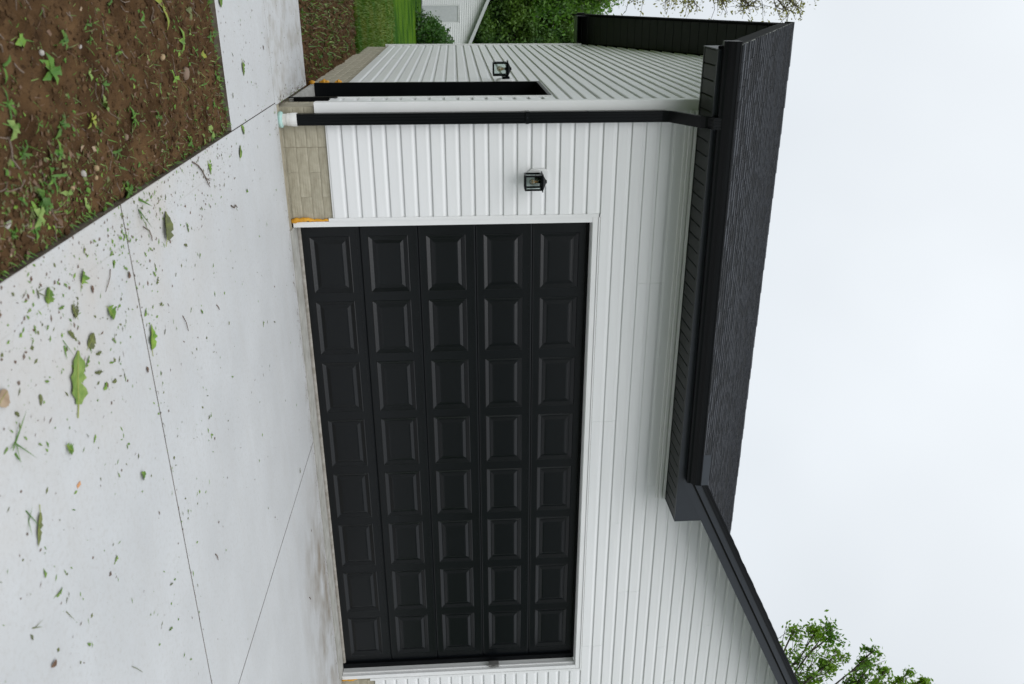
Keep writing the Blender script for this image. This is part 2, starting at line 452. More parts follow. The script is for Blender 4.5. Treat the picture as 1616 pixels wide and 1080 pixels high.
def plank_side(y0, y1, z, par, s0=0.0, s1=0.0):
    dx = rnd.uniform(-0.0009, 0.0009); t0 = rnd.uniform(-0.0007, 0.0007)
    mbb = MB()
    mbb.prism(PROF, lambda o, h: (WX - o * 1.4 + 0.013 + dx, y1 + s1 * h, z + h + t0), lambda o, h: (WX - o * 1.4 + 0.013 + dx, y0 + s0 * h, z + h - t0))
    return build('siding_plank', mbb, M_siding, par)


# --- front wall: sheathing with the garage opening, then planks
mb = MB()
mb.box(-0.94, -0.03, 0.014, 0.10, ZB + 0.003, SOF + 0.03)
mb.box(-0.03, 4.88, 0.014, 0.10, 2.50, SOF + 0.03)
mb.box(4.88, 10.6, 0.014, 0.10, ZB + 0.003, SOF + 0.03)
mb.add([(2.5, 0.014, SOF + .03), (10.6, 0.014, SOF + .03), (10.9, 0.014, 3.56), (6.9, 0.014, 5.52), (2.8, 0.014, 3.55)], [(0, 1, 2, 3, 4)])
fw = build('wall', mb, M_sheath, house)
k = 0
while True:
    z = ZB + C * k
    if z < 2.53:
        plank_front(-0.905, -0.072, z, fw)
        x = 4.918
        while x < 9.0:
            x2 = min(9.0, x + rnd.uniform(2.0, 3.7)); plank_front(x, x2 - 0.0015, z, fw); x = x2
    else:
        if z < SOF - 0.02: xs = -0.905; sl = 0
        elif z < 3.50: xs = 2.70; sl = 0
        else: xs = rake_x(z) - 0.03; sl = 1 / P
        if xs > 6.8: break
        end = min(9.0, 13.8 - xs)
        seams = []
        if z < SOF:
            r_ = int(round((z - 2.5395) / C))
            seams = [[1.9, 4.6], [1.9, 4.6], [3.05, 6.2], [0.55, 3.9], [0.55, 3.9], [2.62, 5.4], [2.62, 5.4]][min(r_, 6)]
        else:
            seams = [xs + rnd.uniform(0.9, 2.6), xs + rnd.uniform(3.0, 4.5)]
        pts = [xs] + [q for q in seams if q > xs + 0.3 and q < end - 0.3] + [end]
        for i in range(len(pts) - 1):
            plank_front(pts[i], pts[i + 1] - (0.002 if i < len(pts) - 2 else 0), z, fw, sl if i == 0 else 0)
    k += 1

# --- left wall
DY0, DY1, DZ = 0.375, 1.48, 2.125
mb = MB()
mb.box(WX + 0.014, WX + 0.10, 0.02, DY0, ZB + 0.003, 2.6)
mb.box(WX + 0.014, WX + 0.10, DY1, DEP - 0.02, ZB + 0.003, 2.6)
mb.box(WX + 0.014, WX + 0.10, DY0, DY1, DZ + 0.0305, 2.6)
mb.add([(WX + 0.014, 0.02, 2.6), (WX + 0.014, DEP - 0.02, 2.6), (WX + 0.014, DEP - 0.02, 3.6), (WX + 0.014, YR, 5.27), (WX + 0.014, 0.02, 3.6)], [(0, 1, 2, 3, 4)])
sw = build('wall', mb, M_sheath, house)


def slope_z(y): return 3.467 + P * (y + 0.45) if y < YR else ZR - P * (y - YR)      # top of shingles


k = 0
while True:
    z = ZB + C * k
    ylo, yhi = 0.012, DEP - 0.03
    s0 = s1 = 0.0
    zs = z + 0.16
    if zs > slope_z(0.0):
        ylo = (zs - 3.467) / P - 0.45; yhi = 2 * YR - ylo; s0 = 1 / P; s1 = -1 / P
        if yhi - ylo < 0.35: break
    if z < DZ + 0.012:
        plank_side(ylo, DY0 - 0.02, z, sw)
        if z + C > DZ + 0.012:      # the course cut to fit over the door head
            cut = DZ + 0.031 - z; dx = 0.0
            pr = [(0.0, cut), (0.015, cut)] + [q for q in PROF[1:] if q[1] > cut]
            mbb = MB(); mbb.prism(pr, lambda o, h: (WX - o * 1.4 + 0.013, DY1 + 0.019, z + h), lambda o, h: (WX - o * 1.4 + 0.013, DY0 - 0.019, z + h))
            build('siding_plank', mbb, M_siding, sw)
        ylo = DY1 + 0.02; s0 = 0
    mid = ylo + (yhi - ylo) * rnd.uniform(0.35, 0.65)
    plank_side(ylo, mid - 0.001, z, sw, s0, 0)
    plank_side(mid, yhi, z, sw, 0, s1)
    k += 1

# --- corner posts and J channels
mb = MB()
cx0, cy0, cw = -0.989, -0.012, 0.088
mb.prism([(cx0, cy0 + cw), (cx0, cy0 + 0.006), (cx0 + 0.006, cy0), (cx0 + cw, cy0), (cx0 + cw, cy0 + 0.012), (cx0 + cw - 0.006, 0.02), (cx0 + 0.03, 0.02),
          (cx0 + 0.03, cy0 + cw - 0.006), (cx0 + 0.012, cy0 + cw)],
         lambda a, b: (a, b, 0.262), lambda a, b: (a, b, SOF))
build('corner_post', mb, M_trim, house)
mb = MB()
mb.box(-0.992, -0.93, DEP - 0.06, DEP + 0.01, 0.29, 3.35)
build('corner_post', mb, M_trim, house)
mb = MB()      # starter strip under siding
mb.box(-0.905, -0.075, 0.0, 0.014, ZB - 0.012, ZB + 0.002)
build('starter_strip', mb, M_trim, house)

# --- frieze of stacked trim under the eave
mb = MB()
mb.box(-0.905, 2.765, -0.012, 0.012, 3.196, 3.214)
mb.box(-0.905, 2.765, -0.004, 0.012, 3.2141, 3.226)
mb.box(-0.905, 2.765, -0.030, 0.012, 3.2261, 3.250)
mb.box(-0.905, 2.765, -0.008, 0.012, 3.2501, 3.264)
mb.box(-0.905, 2.762, -0.036, 0.012, 3.2641, SOF)
build('frieze_trim', mb, M_trim, house)

# --- foundation: blocks with combed faces
mb = MB()
mb.box(-0.955, -0.012, 0.0195, 0.2, -0.12, 0.36)
mb.box(-0.9475, -0.80, 0.024, DY0 - 0.02, -0.12, 0.36)
mb.box(-0.9475, -0.75, DY1, DEP - 0.01, -0.12, 0.36)
mb.box(-0.955, -0.75, DY0 - 0.02, DY1, -0.12, 0.006)
fnd = build('foundation', mb, M_mortar, house)
mb = MB(); mb.box(4.865, 10.6, 0.0195, 0.2, -0.12, 0.36)
fnd2 = build('foundation', mb, M_mortar, house)
BH = 0.0865


def block_mesh(L):
    mbb = MB()
    mbb.bbox(-L / 2, L / 2, 0.0, 0.05, 0, BH - 0.0022, 0.002)
    nr = 4
    for i in range(nr):      # combed ribs
        z0 = 0.010 + i * 0.0185
        mbb.box(-L / 2 + 0.004, L / 2 - 0.004, -0.0012, 0.004, z0, z0 + 0.0125)
    return mbb.mesh('concrete_block', [M_block])


BM = {}


def block_run(a0, a1, zlist, fn, rot, pat, fnd=None):
    fnd = fnd or globals()['fnd']
    for r_, z in enumerate(zlist):
        L0 = 0.397
        a = a0; first = True
        while a < a1 - 0.02:
            L = L0 * (0.5 if first and (r_ % 2 == pat) else 1.0)
            L = min(L, a1 - a)
            key = round(L, 3)
            if key not in BM: BM[key] = block_mesh(key - 0.0022)
            o = place('concrete_block', BM[key], fn(a + L / 2, z), fnd, rot)
            a += L; first = False


zl = [-0.083 + BH * i for i in range(5)]
block_run(-0.955, -0.645, zl, lambda a, z: (a, 0.016 + rnd.uniform(-.001, .001), z), None, 9)
block_run(-0.642, -0.03, zl, lambda a, z: (a, 0.015 + rnd.uniform(-.001, .001), z), None, 1)
block_run(4.925, 6.9, zl, lambda a, z: (a, 0.015, z), None, 1, fnd2)
block_run(0.016, DY0 - 0.03, zl, lambda a, z: (-0.952, a, z), (0, 0, -math.pi / 2), 1)
block_run(DY1 + 0.03, DEP - 0.01, zl, lambda a, z: (-0.952 + rnd.uniform(-.001, .001), a, z), (0, 0, -math.pi / 2), 1)

# --- garage door trim
mb = MB(); mb.box(-0.044, 0.0, -0.003, 0.012, 0.008, 2.475); mb.box(-0.012, 0.0, 0.012, 0.125, 0.012, 2.475)
trim = build('door_trim', mb, M_trim, house)
mb = MB(); mb.bbox(-0.072, -0.046, -0.010, 0.014, 0.297, 2.545, 0.002)
build('j_channel', mb, M_trim, trim)
mb = MB(); mb.box(-0.044, 4.894, -0.003, 0.012, 2.477, 2.521); mb.box(0.0, 4.85, 0.012, 0.125, 2.470, 2.482)
build('trim_board', mb, M_trim, trim)
mb = MB(); mb.bbox(-0.072, 4.921, -0.010, 0.014, 2.523, 2.5365, 0.002)
build('j_channel', mb, M_trim, trim)
mb = MB(); mb.box(4.85, 4.894, -0.003, 0.012, 0.008, 2.475); mb.box(4.85, 4.862, 0.012, 0.125, 0.012, 2.468)
mb.box(4.838, 4.8495, 0.035, 0.050, 0.012, 2.468)
build('trim_board', mb, M_trim, trim)
mb = MB(); mb.bbox(4.896, 4.921, -0.010, 0.014, 0.297, 2.521, 0.002)
build('j_channel', mb, M_trim, trim)
mb = MB(); mb.bbox(4.806, 4.836, 0.012, 0.07, 1.55, 1.66, 0.003); mb.bbox(4.812, 4.832, 0.0, 0.014, 1.585, 1.625, 0.003)
build('latch_bracket', mb, M_bracket, trim)
# foil of expanding foam beside the trim's foot
def foam(pts, rs, par, n=9):
    mbb = MB(); P2 = []; R2 = []
    for i in range(len(pts) - 1):
        for j in range(4):
            t = j / 4; q = Vector(pts[i]).lerp(Vector(pts[i + 1]), t)
            P2.append(q + Vector((rnd.uniform(-.004, .004), rnd.uniform(-.004, .004), 0))); R2.append((rs[i] * (1 - t) + rs[i + 1] * t) * rnd.uniform(0.8, 1.25))
    P2.append(Vector(pts[-1])); R2.append(rs[-1])
    mbb.tube(P2, R2, n)
    return build('expanding_foam', mbb, M_foam, par, smooth=True)


foam([(-0.052, 0.004, -0.002), (-0.058, 0.002, 0.05), (-0.062, 0.002, 0.13), (-0.054, 0.004, 0.2), (-0.055, 0.006, 0.297)], [0.018, 0.021, 0.015, 0.011, 0.010], trim)
foam([(4.905, 0.004, 0.0), (4.908, 0.002, 0.08), (4.905, 0.004, 0.16)], [0.010, 0.012, 0.006], trim)

# --- garage door: five sections, forty raised panels
DYF = 0.135                       # face of the door
SH = 0.4877; ZD = 0.034
mb = MB(); mb.box(0.0, 4.85, DYF + 0.03, DYF + 0.05, 0.02, 2.6)
gd = build('garage_door', mb, M_void, house)
PW, PH, PITCHX, X0 = 0.502, 0.336, 0.582, 0.122


def ringquads(mbb, r1, r2):
    b = len(mbb.v); mbb.v += r1 + r2
    for i in range(4):
        j = (i + 1) % 4; mbb.f.append((b + i, b + j, b + 4 + j, b + 4 + i)); mbb.m.append(0)


for s_ in range(5):
    z0 = ZD + SH * s_; z1 = z0 + SH - 0.0016
    xs = [0.004]
    for i in range(8): xs += [X0 + PITCHX * i, X0 + PITCHX * i + PW]
    xs.append(4.846)
    pz0 = z0 + 0.064; pz1 = pz0 + PH
    mbb = MB()
    y = DYF
    for i in range(len(xs) - 1):       # face pieces around the panel cut-outs
        a, b = xs[i], xs[i + 1]
        zz = [(z0 + 0.012, z1 - 0.012)] if i % 2 == 0 else [(z0 + 0.012, pz0), (pz1, z1 - 0.012)]
        for q0, q1 in zz: mbb.add([(a, y, q0), (b, y, q0), (b, y, q1), (a, y, q1)], [(0, 1, 2, 3)])
    a, b = xs[0], xs[-1]
    # rounded meeting edges between the sections
    for zz, yy in (((z0, z0 + 0.005, z0 + 0.012), (DYF + 0.006, DYF + 0.002, DYF)), ((z1, z1 - 0.004, z1 - 0.012), (DYF + 0.006, DYF + 0.001, DYF))):
        for i in range(2):
            q = [(a, yy[i], zz[i]), (b, yy[i], zz[i]), (b, yy[i + 1], zz[i + 1]), (a, yy[i + 1], zz[i + 1])]
            if zz[0] > zz[2]: q = q[::-1]
            mbb.add(q, [(0, 1, 2, 3)])
    # pressed line just under the top edge, as on the real sections
    mbb.box(a, b, DYF - 0.0018, DYF - 0.0002, z1 - 0.030, z1 - 0.026)
    sec = build('door_section', mbb, M_gdoor, gd)

pm = MB()


def rr(d, y): return [(-PW / 2 + d, y, d), (PW / 2 - d, y, d), (PW / 2 - d, y, PH - d), (-PW / 2 + d, y, PH - d)]


ringquads(pm, rr(-0.001, 0.0), rr(0.004, -0.0035)); ringquads(pm, rr(0.004, -0.0035), rr(0.008, -0.001))
ringquads(pm, rr(0.008, -0.001), rr(0.034, 0.0115)); ringquads(pm, rr(0.034, 0.0115), rr(0.040, 0.0115)); ringquads(pm, rr(0.040, 0.0115), rr(0.067, 0.002))
ringquads(pm, rr(0.067, 0.002), rr(0.080, 0.0012))
pm.add(rr(0.080, 0.0012), [(0, 1, 2, 3)])
pmesh = pm.mesh('raised_panel', [M_gdoor])
for s_ in range(5):
    for i in range(8):
        place('raised_panel', pmesh, (X0 + PITCHX * i + PW / 2, DYF, ZD + SH * s_ + 0.064), gd)
mb = MB()
mb.prism([(DYF - 0.002, 0.036), (DYF - 0.012, 0.024), (DYF - 0.012, 0.010), (DYF + 0.02, 0.010), (DYF + 0.02, 0.036)], lambda a, b: (0.004, a, b), lambda a, b: (4.846, a, b))
build('bottom_seal', mb, M_rubber, gd)
mb = MB(); mb.box(0.001, 4.849, 0.112, DYF - 0.001, 2.452, 2.469)
build('top_seal', mb, M_black, gd)
mb = MB(); mb.box(4.79, 4.849, 0.108, DYF - 0.001, 0.012, 2.45)
build('side_seal', mb, M_black, gd)

# --- side door, deep in its opening
mb = MB()
jx0, jx1 = -0.985, -0.80
mb.box(jx0, jx1, DY1 - 0.03, DY1 + 0.012, 0.045, DZ)                 # far jamb
mb.box(jx0, jx1, DY0 - 0.012, DY0 + 0.02, 0.045, DZ)                 # near jamb
mb.box(jx0, jx1, DY0 - 0.012, DY1 + 0.012, DZ + 0.001, DZ + 0.03)    # head
sdr = build('side_door', mb, M_black, house)
mb = MB(); mb.box(-0.835, -0.80, DY0 + 0.021, DY1 - 0.031, 0.05, DZ - 0.002)
leaf = build('door_leaf', mb, M_black, sdr)
mb = MB(); mb.box(WX - 0.021, WX + 0.013, DY0 - 0.0195, DY0 - 0.0125, ZB - 0.01, DZ + 0.03)
build('j_channel', mb, M_trim, sdr)
mb = MB(); mb.box(-0.990, -0.981, DY0 - 0.04, DY0 - 0.013, 0.01, 0.40)
build('jamb_foot', mb, M_black, sdr)
mb = MB(); mb.box(-0.972, -0.80, DY0 + 0.0, DY1 + 0.0, 0.007, 0.040)
build('threshold', mb, M_slabfloor, sdr)
mb = MB()
mb.tube([(-0.86, DY0 + 0.10, 1.0), (-0.90, DY0 + 0.10, 1.0), (-0.905, DY0 + 0.2, 1.0)], 0.010, 8)
build('handle', mb, M_bracket, sdr)
foam([(-0.97, DY1 + 0.02, 0.01), (-0.975, DY1 + 0.05, 0.03)], [0.035, 0.022], sdr)
foam([(-0.972, DY1 + 0.05, 0.08), (-0.98, DY1 + 0.06, 0.13), (-0.972, DY1 + 0.05, 0.17)], [0.018, 0.030, 0.014], sdr)
foam([(-0.970, DY1 + 0.05, 0.22), (-0.98, DY1 + 0.06, 0.26), (-0.970, DY1 + 0.05, 0.29)], [0.014, 0.027, 0.012], sdr)

# --- eave: soffit box, fascia, gutter
XL, XE = -1.382, 2.742
mb = MB(); mb.box(XL, XE, -0.398, -0.030, SOF + 0.012, SOF + 0.03)
sof = build('soffit', mb, M_void, house)
pmb = MB(); pmb.bbox(-0.0515, 0.0515, -0.30, 0.0, 0, 0.010, 0.003)
spm = pmb.mesh('soffit_panel', [M_soffit])
npan = 37
for i in range(npan):
    place('soffit_panel', spm, (XL + 0.055 + (XE - XL - 0.09) * i / (npan - 1), -0.055, SOF + rnd.uniform(0, 0.0012)), sof)
mb = MB(); mb.box(XL, XE - 0.012, -0.054, -0.027, SOF - 0.003, SOF + 0.011); mb.box(XL, XE - 0.012, -0.399, -0.356, SOF - 0.003, SOF + 0.011)
build('soffit_edge', mb, M_soffit, sof)
mb = MB()
mb.box(XL, XE, -0.412, -0.400, SOF - 0.004, 3.45)            # front fascia
mb.box(2.40, XE, -0.412, -0.400, 3.4501, 3.545)
mb.box(XL - 0.010, XL - 0.001, -0.412, -0.02, SOF - 0.004, 3.44)      # left return
mb.box(XE + 0.001, XE + 0.010, -0.412, -0.03, SOF - 0.004, 3.545)      # right return
build('fascia', mb, M_charcoal, house)

GP = [(-0.414, 3.325), (-0.468, 3.322), (-0.476, 3.335), (-0.480, 3.352), (-0.494, 3.368), (-0.512, 3.384), (-0.521, 3.400), (-0.523, 3.424), (-0.528, 3.426), (-0.528, 3.436),
      (-0.508, 3.436), (-0.508, 3.428), (-0.516, 3.426), (-0.515, 3.402), (-0.506, 3.388), (-0.474, 3.358), (-0.464, 3.330), (-0.418, 3.332), (-0.418, 3.445), (-0.414, 3.445)]
GX0, GX1 = -1.447, 2.292


def gz(x): return -0.016 + 0.040 * (x - GX0) / (GX1 - GX0)


mb = MB()
mb.prism(GP, lambda a, b: (GX0, a, b + gz(GX0)), lambda a, b: (GX1, a, b + gz(GX1)), caps=False)
gut = build('gutter', mb, M_black, house)
for x in (GX0, GX1):
    mb = MB(); mb.prism(GP[:10] + [(-0.414, 3.442)], lambda a, b: (x - 0.003, a, b + gz(x)), lambda a, b: (x + 0.003, a, b + gz(x)))
    build('end_cap', mb, M_black, gut)
mb = MB(); mb.box(1.985, 2.295, -0.5185, -0.5155, 3.43, 3.528)
M_guard = mat('blue_grey_aluminium', (0.030, 0.036, 0.046), (0.036, 0.043, 0.054), rough=0.45, scale=5)
build('splash_guard', mb, M_guard, gut)

# --- downspout with ribbed face
HW = 0.0435


def ds_prof():
    p = []
    n = 13
    for i in range(n):
        t = i / (n - 1); d = -0.0035 if i % 3 == 1 else 0.0
        p.append((-HW + 2 * HW * t, -0.032 - d * 1.0))
    return p + [(HW, 0.032), (-HW, 0.032)]


def ds_seg(path, name, par, m=M_black):
    prof = ds_prof(); mbb = MB(); n = len(prof)
    for i, (cx, cy, cz, ny, nz) in enumerate(path):     # (ny,nz): outward direction of the ribbed face
        for a, b in prof: mbb.v.append((cx + a, cy - b * ny, cz - b * nz))
    for i in range(len(path) - 1):
        for k in range(n):
            mbb.f.append((i * n + k, i * n + (k + 1) % n, (i + 1) * n + (k + 1) % n, (i + 1) * n + k)); mbb.m.append(0)
    return build(name, mbb, m, par)


DX = -0.868
dsp = ds_seg([(DX, -0.046, 0.120, -1, 0), (DX, -0.046, 2.40, -1, 0)], 'downspout', house)
ds_seg([(DX, -0.0475, 2.385, -1, 0), (DX, -0.0475, 2.985, -1, 0), (DX, -0.055, 3.02, -0.96, 0.28), (DX, -0.075, 3.05, -0.6, 0.8)], 'upper_pipe', dsp)
ds_seg([(DX, -0.070, 3.045, -0.55, 0.83), (DX, -0.405, 3.235, -0.5, 0.86), (DX, -0.43, 3.255, -0.8, 0.6), (DX, -0.446, 3.28, -1, 0), (DX, -0.448, 3.335, -1, 0)], 'elbow', dsp)
mb = MB(); mb.box(DX - HW - 0.003, DX + HW + 0.003, -0.085, -0.012, 1.9, 1.93)
build('strap', mb, M_black, dsp)
for zz in (1.915,):
    mb = MB(); mb.lathe([(0.005, -0.002), (0.005, 0.003)], (DX, -0.083, zz), 8)
    build('screw', mb, M_charcoal, dsp)

# --- roof
AN = math.atan(P); CS = math.cos(AN); SN = math.sin(AN)
TH = 0.05
mb = MB()
xr0 = -1.415
def vx(y): return 2.166 + (y + 0.45) * 0.996
def mainz(y): return 3.467 + P * (y + 0.45) - 0.018
def gabz(x): return 3.566 + P * (x - 2.37) - 0.018
def slab_poly(poly, th=TH):
    n = len(poly); vs = list(poly) + [(x, y, z - th) for x, y, z in poly]
    mb.add(vs, [tuple(range(n)), tuple(range(2 * n - 1, n - 1, -1))] + [(i, n + i, n + (i + 1) % n, (i + 1) % n) for i in range(n)])


PKX = 6.9
slab_poly([(xr0, -0.44, mainz(-0.44)), (vx(-0.44), -0.44, mainz(-0.44)), (vx(YR), YR, mainz(YR)), (xr0, YR, mainz(YR))])
slab_poly([(xr0, YR + .001, mainz(YR)), (10.6, YR + .001, mainz(YR)), (10.6, 7.47, mainz(YR) - P * (7.47 - YR)), (xr0, 7.47, mainz(YR) - P * (7.47 - YR))])
slab_poly([(2.36, -0.405, gabz(2.36)), (PKX, -0.405, gabz(PKX)), (PKX, 6.5, gabz(PKX)), (vx(YR), YR, gabz(vx(YR))), (vx(-0.40), -0.40, gabz(vx(-0.40)))])
slab_poly([(PKX + .001, -0.405, gabz(PKX)), (2 * PKX - 2.36, -0.405, gabz(2.36)), (2 * PKX - 2.36, 6.5, gabz(2.36)), (PKX + .001, 6.5, gabz(PKX))])
roof = build('roof', mb, M_void, house)
EXPO = 0.143
variants = {}
for w_ in (0.055, 0.075, 0.10, 0.13, 0.16):
    for th in (0.008, 0.014):
        v = MB()
        v.add([(-w_ / 2 + .001, -0.004, 0), (w_ / 2 - .001, -0.004, 0), (w_ / 2 - .002, 0.165, 0), (-w_ / 2 + .002, 0.165, 0),
               (-w_ / 2 + .002, 0.0, th), (w_ / 2 - .002, 0.0, th), (w_ / 2 - .002, 0.165, 0.003), (-w_ / 2 + .002, 0.165, 0.003)],
              [(3, 2, 1, 0), (4, 5, 6, 7), (0, 1, 5, 4), (1, 2, 6, 5), (2, 3, 7, 6), (3, 0, 4, 7)])
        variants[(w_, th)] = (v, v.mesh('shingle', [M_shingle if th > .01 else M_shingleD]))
stuff = MB()
count = 0
ncourse = int((YR + 0.45) / CS / EXPO) + 1
mrot = Matrix.Rotation(AN, 3, 'X')
for c in range(ncourse):
    y0 = -0.455 + c * EXPO * CS
    z0 = 3.467 + P * (y0 + 0.45) - 0.014
    x = -1.428 + rnd.uniform(-0.004, 0.004); xe = vx(y0)
    first = True
    while x < xe - 0.02:
        w_ = rnd.choice((0.055, 0.075, 0.10, 0.13, 0.16)); th = rnd.choice((0.008, 0.008, 0.014, 0.014, 0.014))
        dl = rnd.choice((0, 0, -0.012))
        loc = Vector((x + w_ / 2, y0 + dl * CS, z0 + dl * SN + 0.0))
        if count < 300:
            place('shingle', variants[(w_, th)][1], loc, roof, (AN + rnd.uniform(-.004, .004), 0, 0)); count += 1
        else:
            v = variants[(w_, th)][0]
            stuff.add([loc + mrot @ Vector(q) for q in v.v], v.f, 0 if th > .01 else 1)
        x += w_
# left slope of the front gable
mrot2 = Matrix(((0, CS, -SN), (-1, 0, 0), (0, SN, CS)))
c = 0
while True:
    x0 = 2.352 + c * EXPO * CS
    if x0 > PKX: break
    z0 = 3.566 + P * (x0 - 2.37) - 0.014
    y = -0.425
    yv = min(6.4, (x0 - 2.166) / 0.996 - 0.45 + 0.08) if x0 < vx(YR) else 6.4
    while y < yv:
        w_ = rnd.choice((0.055, 0.075, 0.10, 0.13, 0.16)); th = rnd.choice((0.008, 0.008, 0.014, 0.014, 0.014))
        v = variants[(w_, th)][0]
        loc = Vector((x0, y + w_ / 2, z0))
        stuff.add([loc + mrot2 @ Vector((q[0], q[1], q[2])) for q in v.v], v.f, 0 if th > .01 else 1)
        y += w_
    c += 1
so = build('shingle_field', stuff, [M_shingle2, M_shingleD], roof); so['kind'] = 'stuff'
# ridge caps
v = MB()
capw = 0.15
for sgn in (0,):
    v.add([(-0.17, -capw * CS, -capw * SN + .012), (-0.17, 0, 0.016), (-0.17, capw * CS, -capw * SN + .012),
           (0.17, -capw * CS, -capw * SN + .004), (0.17, 0, 0.006), (0.17, capw * CS, -capw * SN + .004),
           (-0.17, -capw * CS, -capw * SN), (-0.17, 0, 0.0), (-0.17, capw * CS, -capw * SN)],
          [(0, 3, 4, 1), (1, 4, 5, 2), (0, 1, 7, 6), (1, 2, 8, 7)])
capm = v.mesh('ridge_cap', [M_shingle])
x = xr0 + 0.155
while x < 6.3:
    place('ridge_cap', capm, (x, YR, ZR - 0.004 + rnd.uniform(-.003, .003)), roof, (0, 0, math.pi)); x += 0.16
mb = MB()   # rake drip edge on the left
for ya, yb in ((-0.44, YR), ):
    mb.add([(-1.4155, ya, mainz(ya) + .004), (-1.4155, yb, mainz(yb) + .004), (-1.4155, yb, mainz(yb) - 0.022), (-1.4155, ya, mainz(ya) - 0.022),
            (-1.4185, ya, mainz(ya) + .004), (-1.4185, yb, mainz(yb) + .004), (-1.4185, yb, mainz(yb) - 0.022), (-1.4185, ya, mainz(ya) - 0.022)],
           [(4, 5, 6, 7), (0, 3, 2, 1), (0, 1, 5, 4), (2, 3, 7, 6), (1, 2, 6, 5), (0, 4, 7, 3)])
build('drip_edge', mb, M_drip, roof)


def rake_strip(mbb, ya, yb, zf, x0, x1, d0, d1):
    # board following the slope: d0/d1 = bottom/top below the roof surface
    vs = []
    for x_ in (x0, x1):
        vs += [(x_, ya, zf(ya) - d0), (x_, yb, zf(yb) - d0), (x_, yb, zf(yb) - d1), (x_, ya, zf(ya) - d1)]
    mbb.add(vs, [(0, 1, 2, 3), (7, 6, 5, 4), (0, 4, 5, 1), (1, 5, 6, 2), (2, 6, 7, 3), (3, 7, 4, 0)])


rearz = lambda y: mainz(YR) - P * (y - YR)
mb = MB()
rake_strip(mb, -0.40, YR - 0.001, mainz, -1.412, -1.386, 0.19, TH + 0.002)
rake_strip(mb, YR + 0.001, 7.46, rearz, -1.412, -1.386, 0.19, TH + 0.002)
M_matte = mat('matte_black_metal', (0.004, 0.0045, 0.005), (0.006, 0.0065, 0.007), rough=0.75, scale=3, spec=0.08)
build('rake_board', mb, M_matte, roof)
# sloped soffit under the left rake: one panel per strip
mb = MB()
rake_strip(mb, -0.02, YR - 0.001, mainz, -1.384, -0.99, 0.168, 0.155)
rake_strip(mb, YR + 0.001, 7.40, rearz, -1.384, -0.99, 0.168, 0.155)
rs = build('rake_soffit', mb, M_void, house)
for half, (ya, yb, zf) in enumerate(((0.05, YR, mainz), (YR, 7.38, rearz))):
    n = int((yb - ya) / 0.15)
    for i in range(n):
        a = ya + (yb - ya) * i / n + 0.006; b = ya + (yb - ya) * (i + 1) / n - 0.006
        mbb = MB(); rake_strip(mbb, a, b, zf, -1.380, -0.992, 0.178, 0.169)
        build('soffit_panel', mbb, M_soffit, rs)
mb = MB(); mb.box(-1.41, 10.6, 7.40, 7.42, 3.30, 3.46); mb.box(-1.384, -0.95, 7.06, 7.40, 3.285, 3.297); mb.box(-1.395, -1.3865, 7.0, 7.40, 3.285, 3.5)
build('fascia', mb, M_black, house)
mb = MB(); mb.box(-1.43, 10.6, 7.42, 7.53, 3.33, 3.45)
build('gutter', mb, M_black, house)

# front gable rake: lower board, dark reveal, upper board, drip, on the eave's plane
mb = MB()
def frake(mbb, x0, x1, ya, yb, o0, o1):
    zf = lambda x: 3.566 + P * (x - 2.37)
    vs = []
    for y_ in (ya, yb): vs += [(x0, y_, zf(x0) - o0), (x1, y_, zf(x1) - o0), (x1, y_, zf(x1) - o1), (x0, y_, zf(x0) - o1)]
    mbb.add(vs, [(0, 1, 2, 3), (7, 6, 5, 4), (0, 4, 5, 1), (1, 5, 6, 2), (2, 6, 7, 3), (3, 7, 4, 0)])


frake(mb, 2.45, PKX, -0.395, -0.0, 0.195, 0.175)      # rake soffit
frake(mb, 2.30, PKX, -0.413, -0.395, 0.219, 0.060)
frb = build('rake_board', mb, M_charcoal, roof)
mb = MB(); frake(mb, 2.30, PKX, -0.4135, -0.4125, 0.140, 0.118); build('reveal', mb, M_void, frb)
mb = MB(); frake(mb, 2.30, PKX, -0.432, -0.4135, 0.120, 0.050); build('upper_board', mb, M_charcoal, frb)
mb = MB(); frake(mb, 2.30, PKX, -0.438, -0.4325, 0.062, 0.022); frake(mb, 2.31, PKX, -0.444, -0.40, 0.020, 0.006); build('drip_edge', mb, M_black, frb)
# far side wall and back wall close the volume
mb = MB(); mb.box(10.5, 10.6, 0.1, DEP, 0, 3.4); mb.box(-0.9, 10.6, DEP - 0.10, DEP - 0.02, 0, 3.4)
build('wall', mb, M_siding, house)


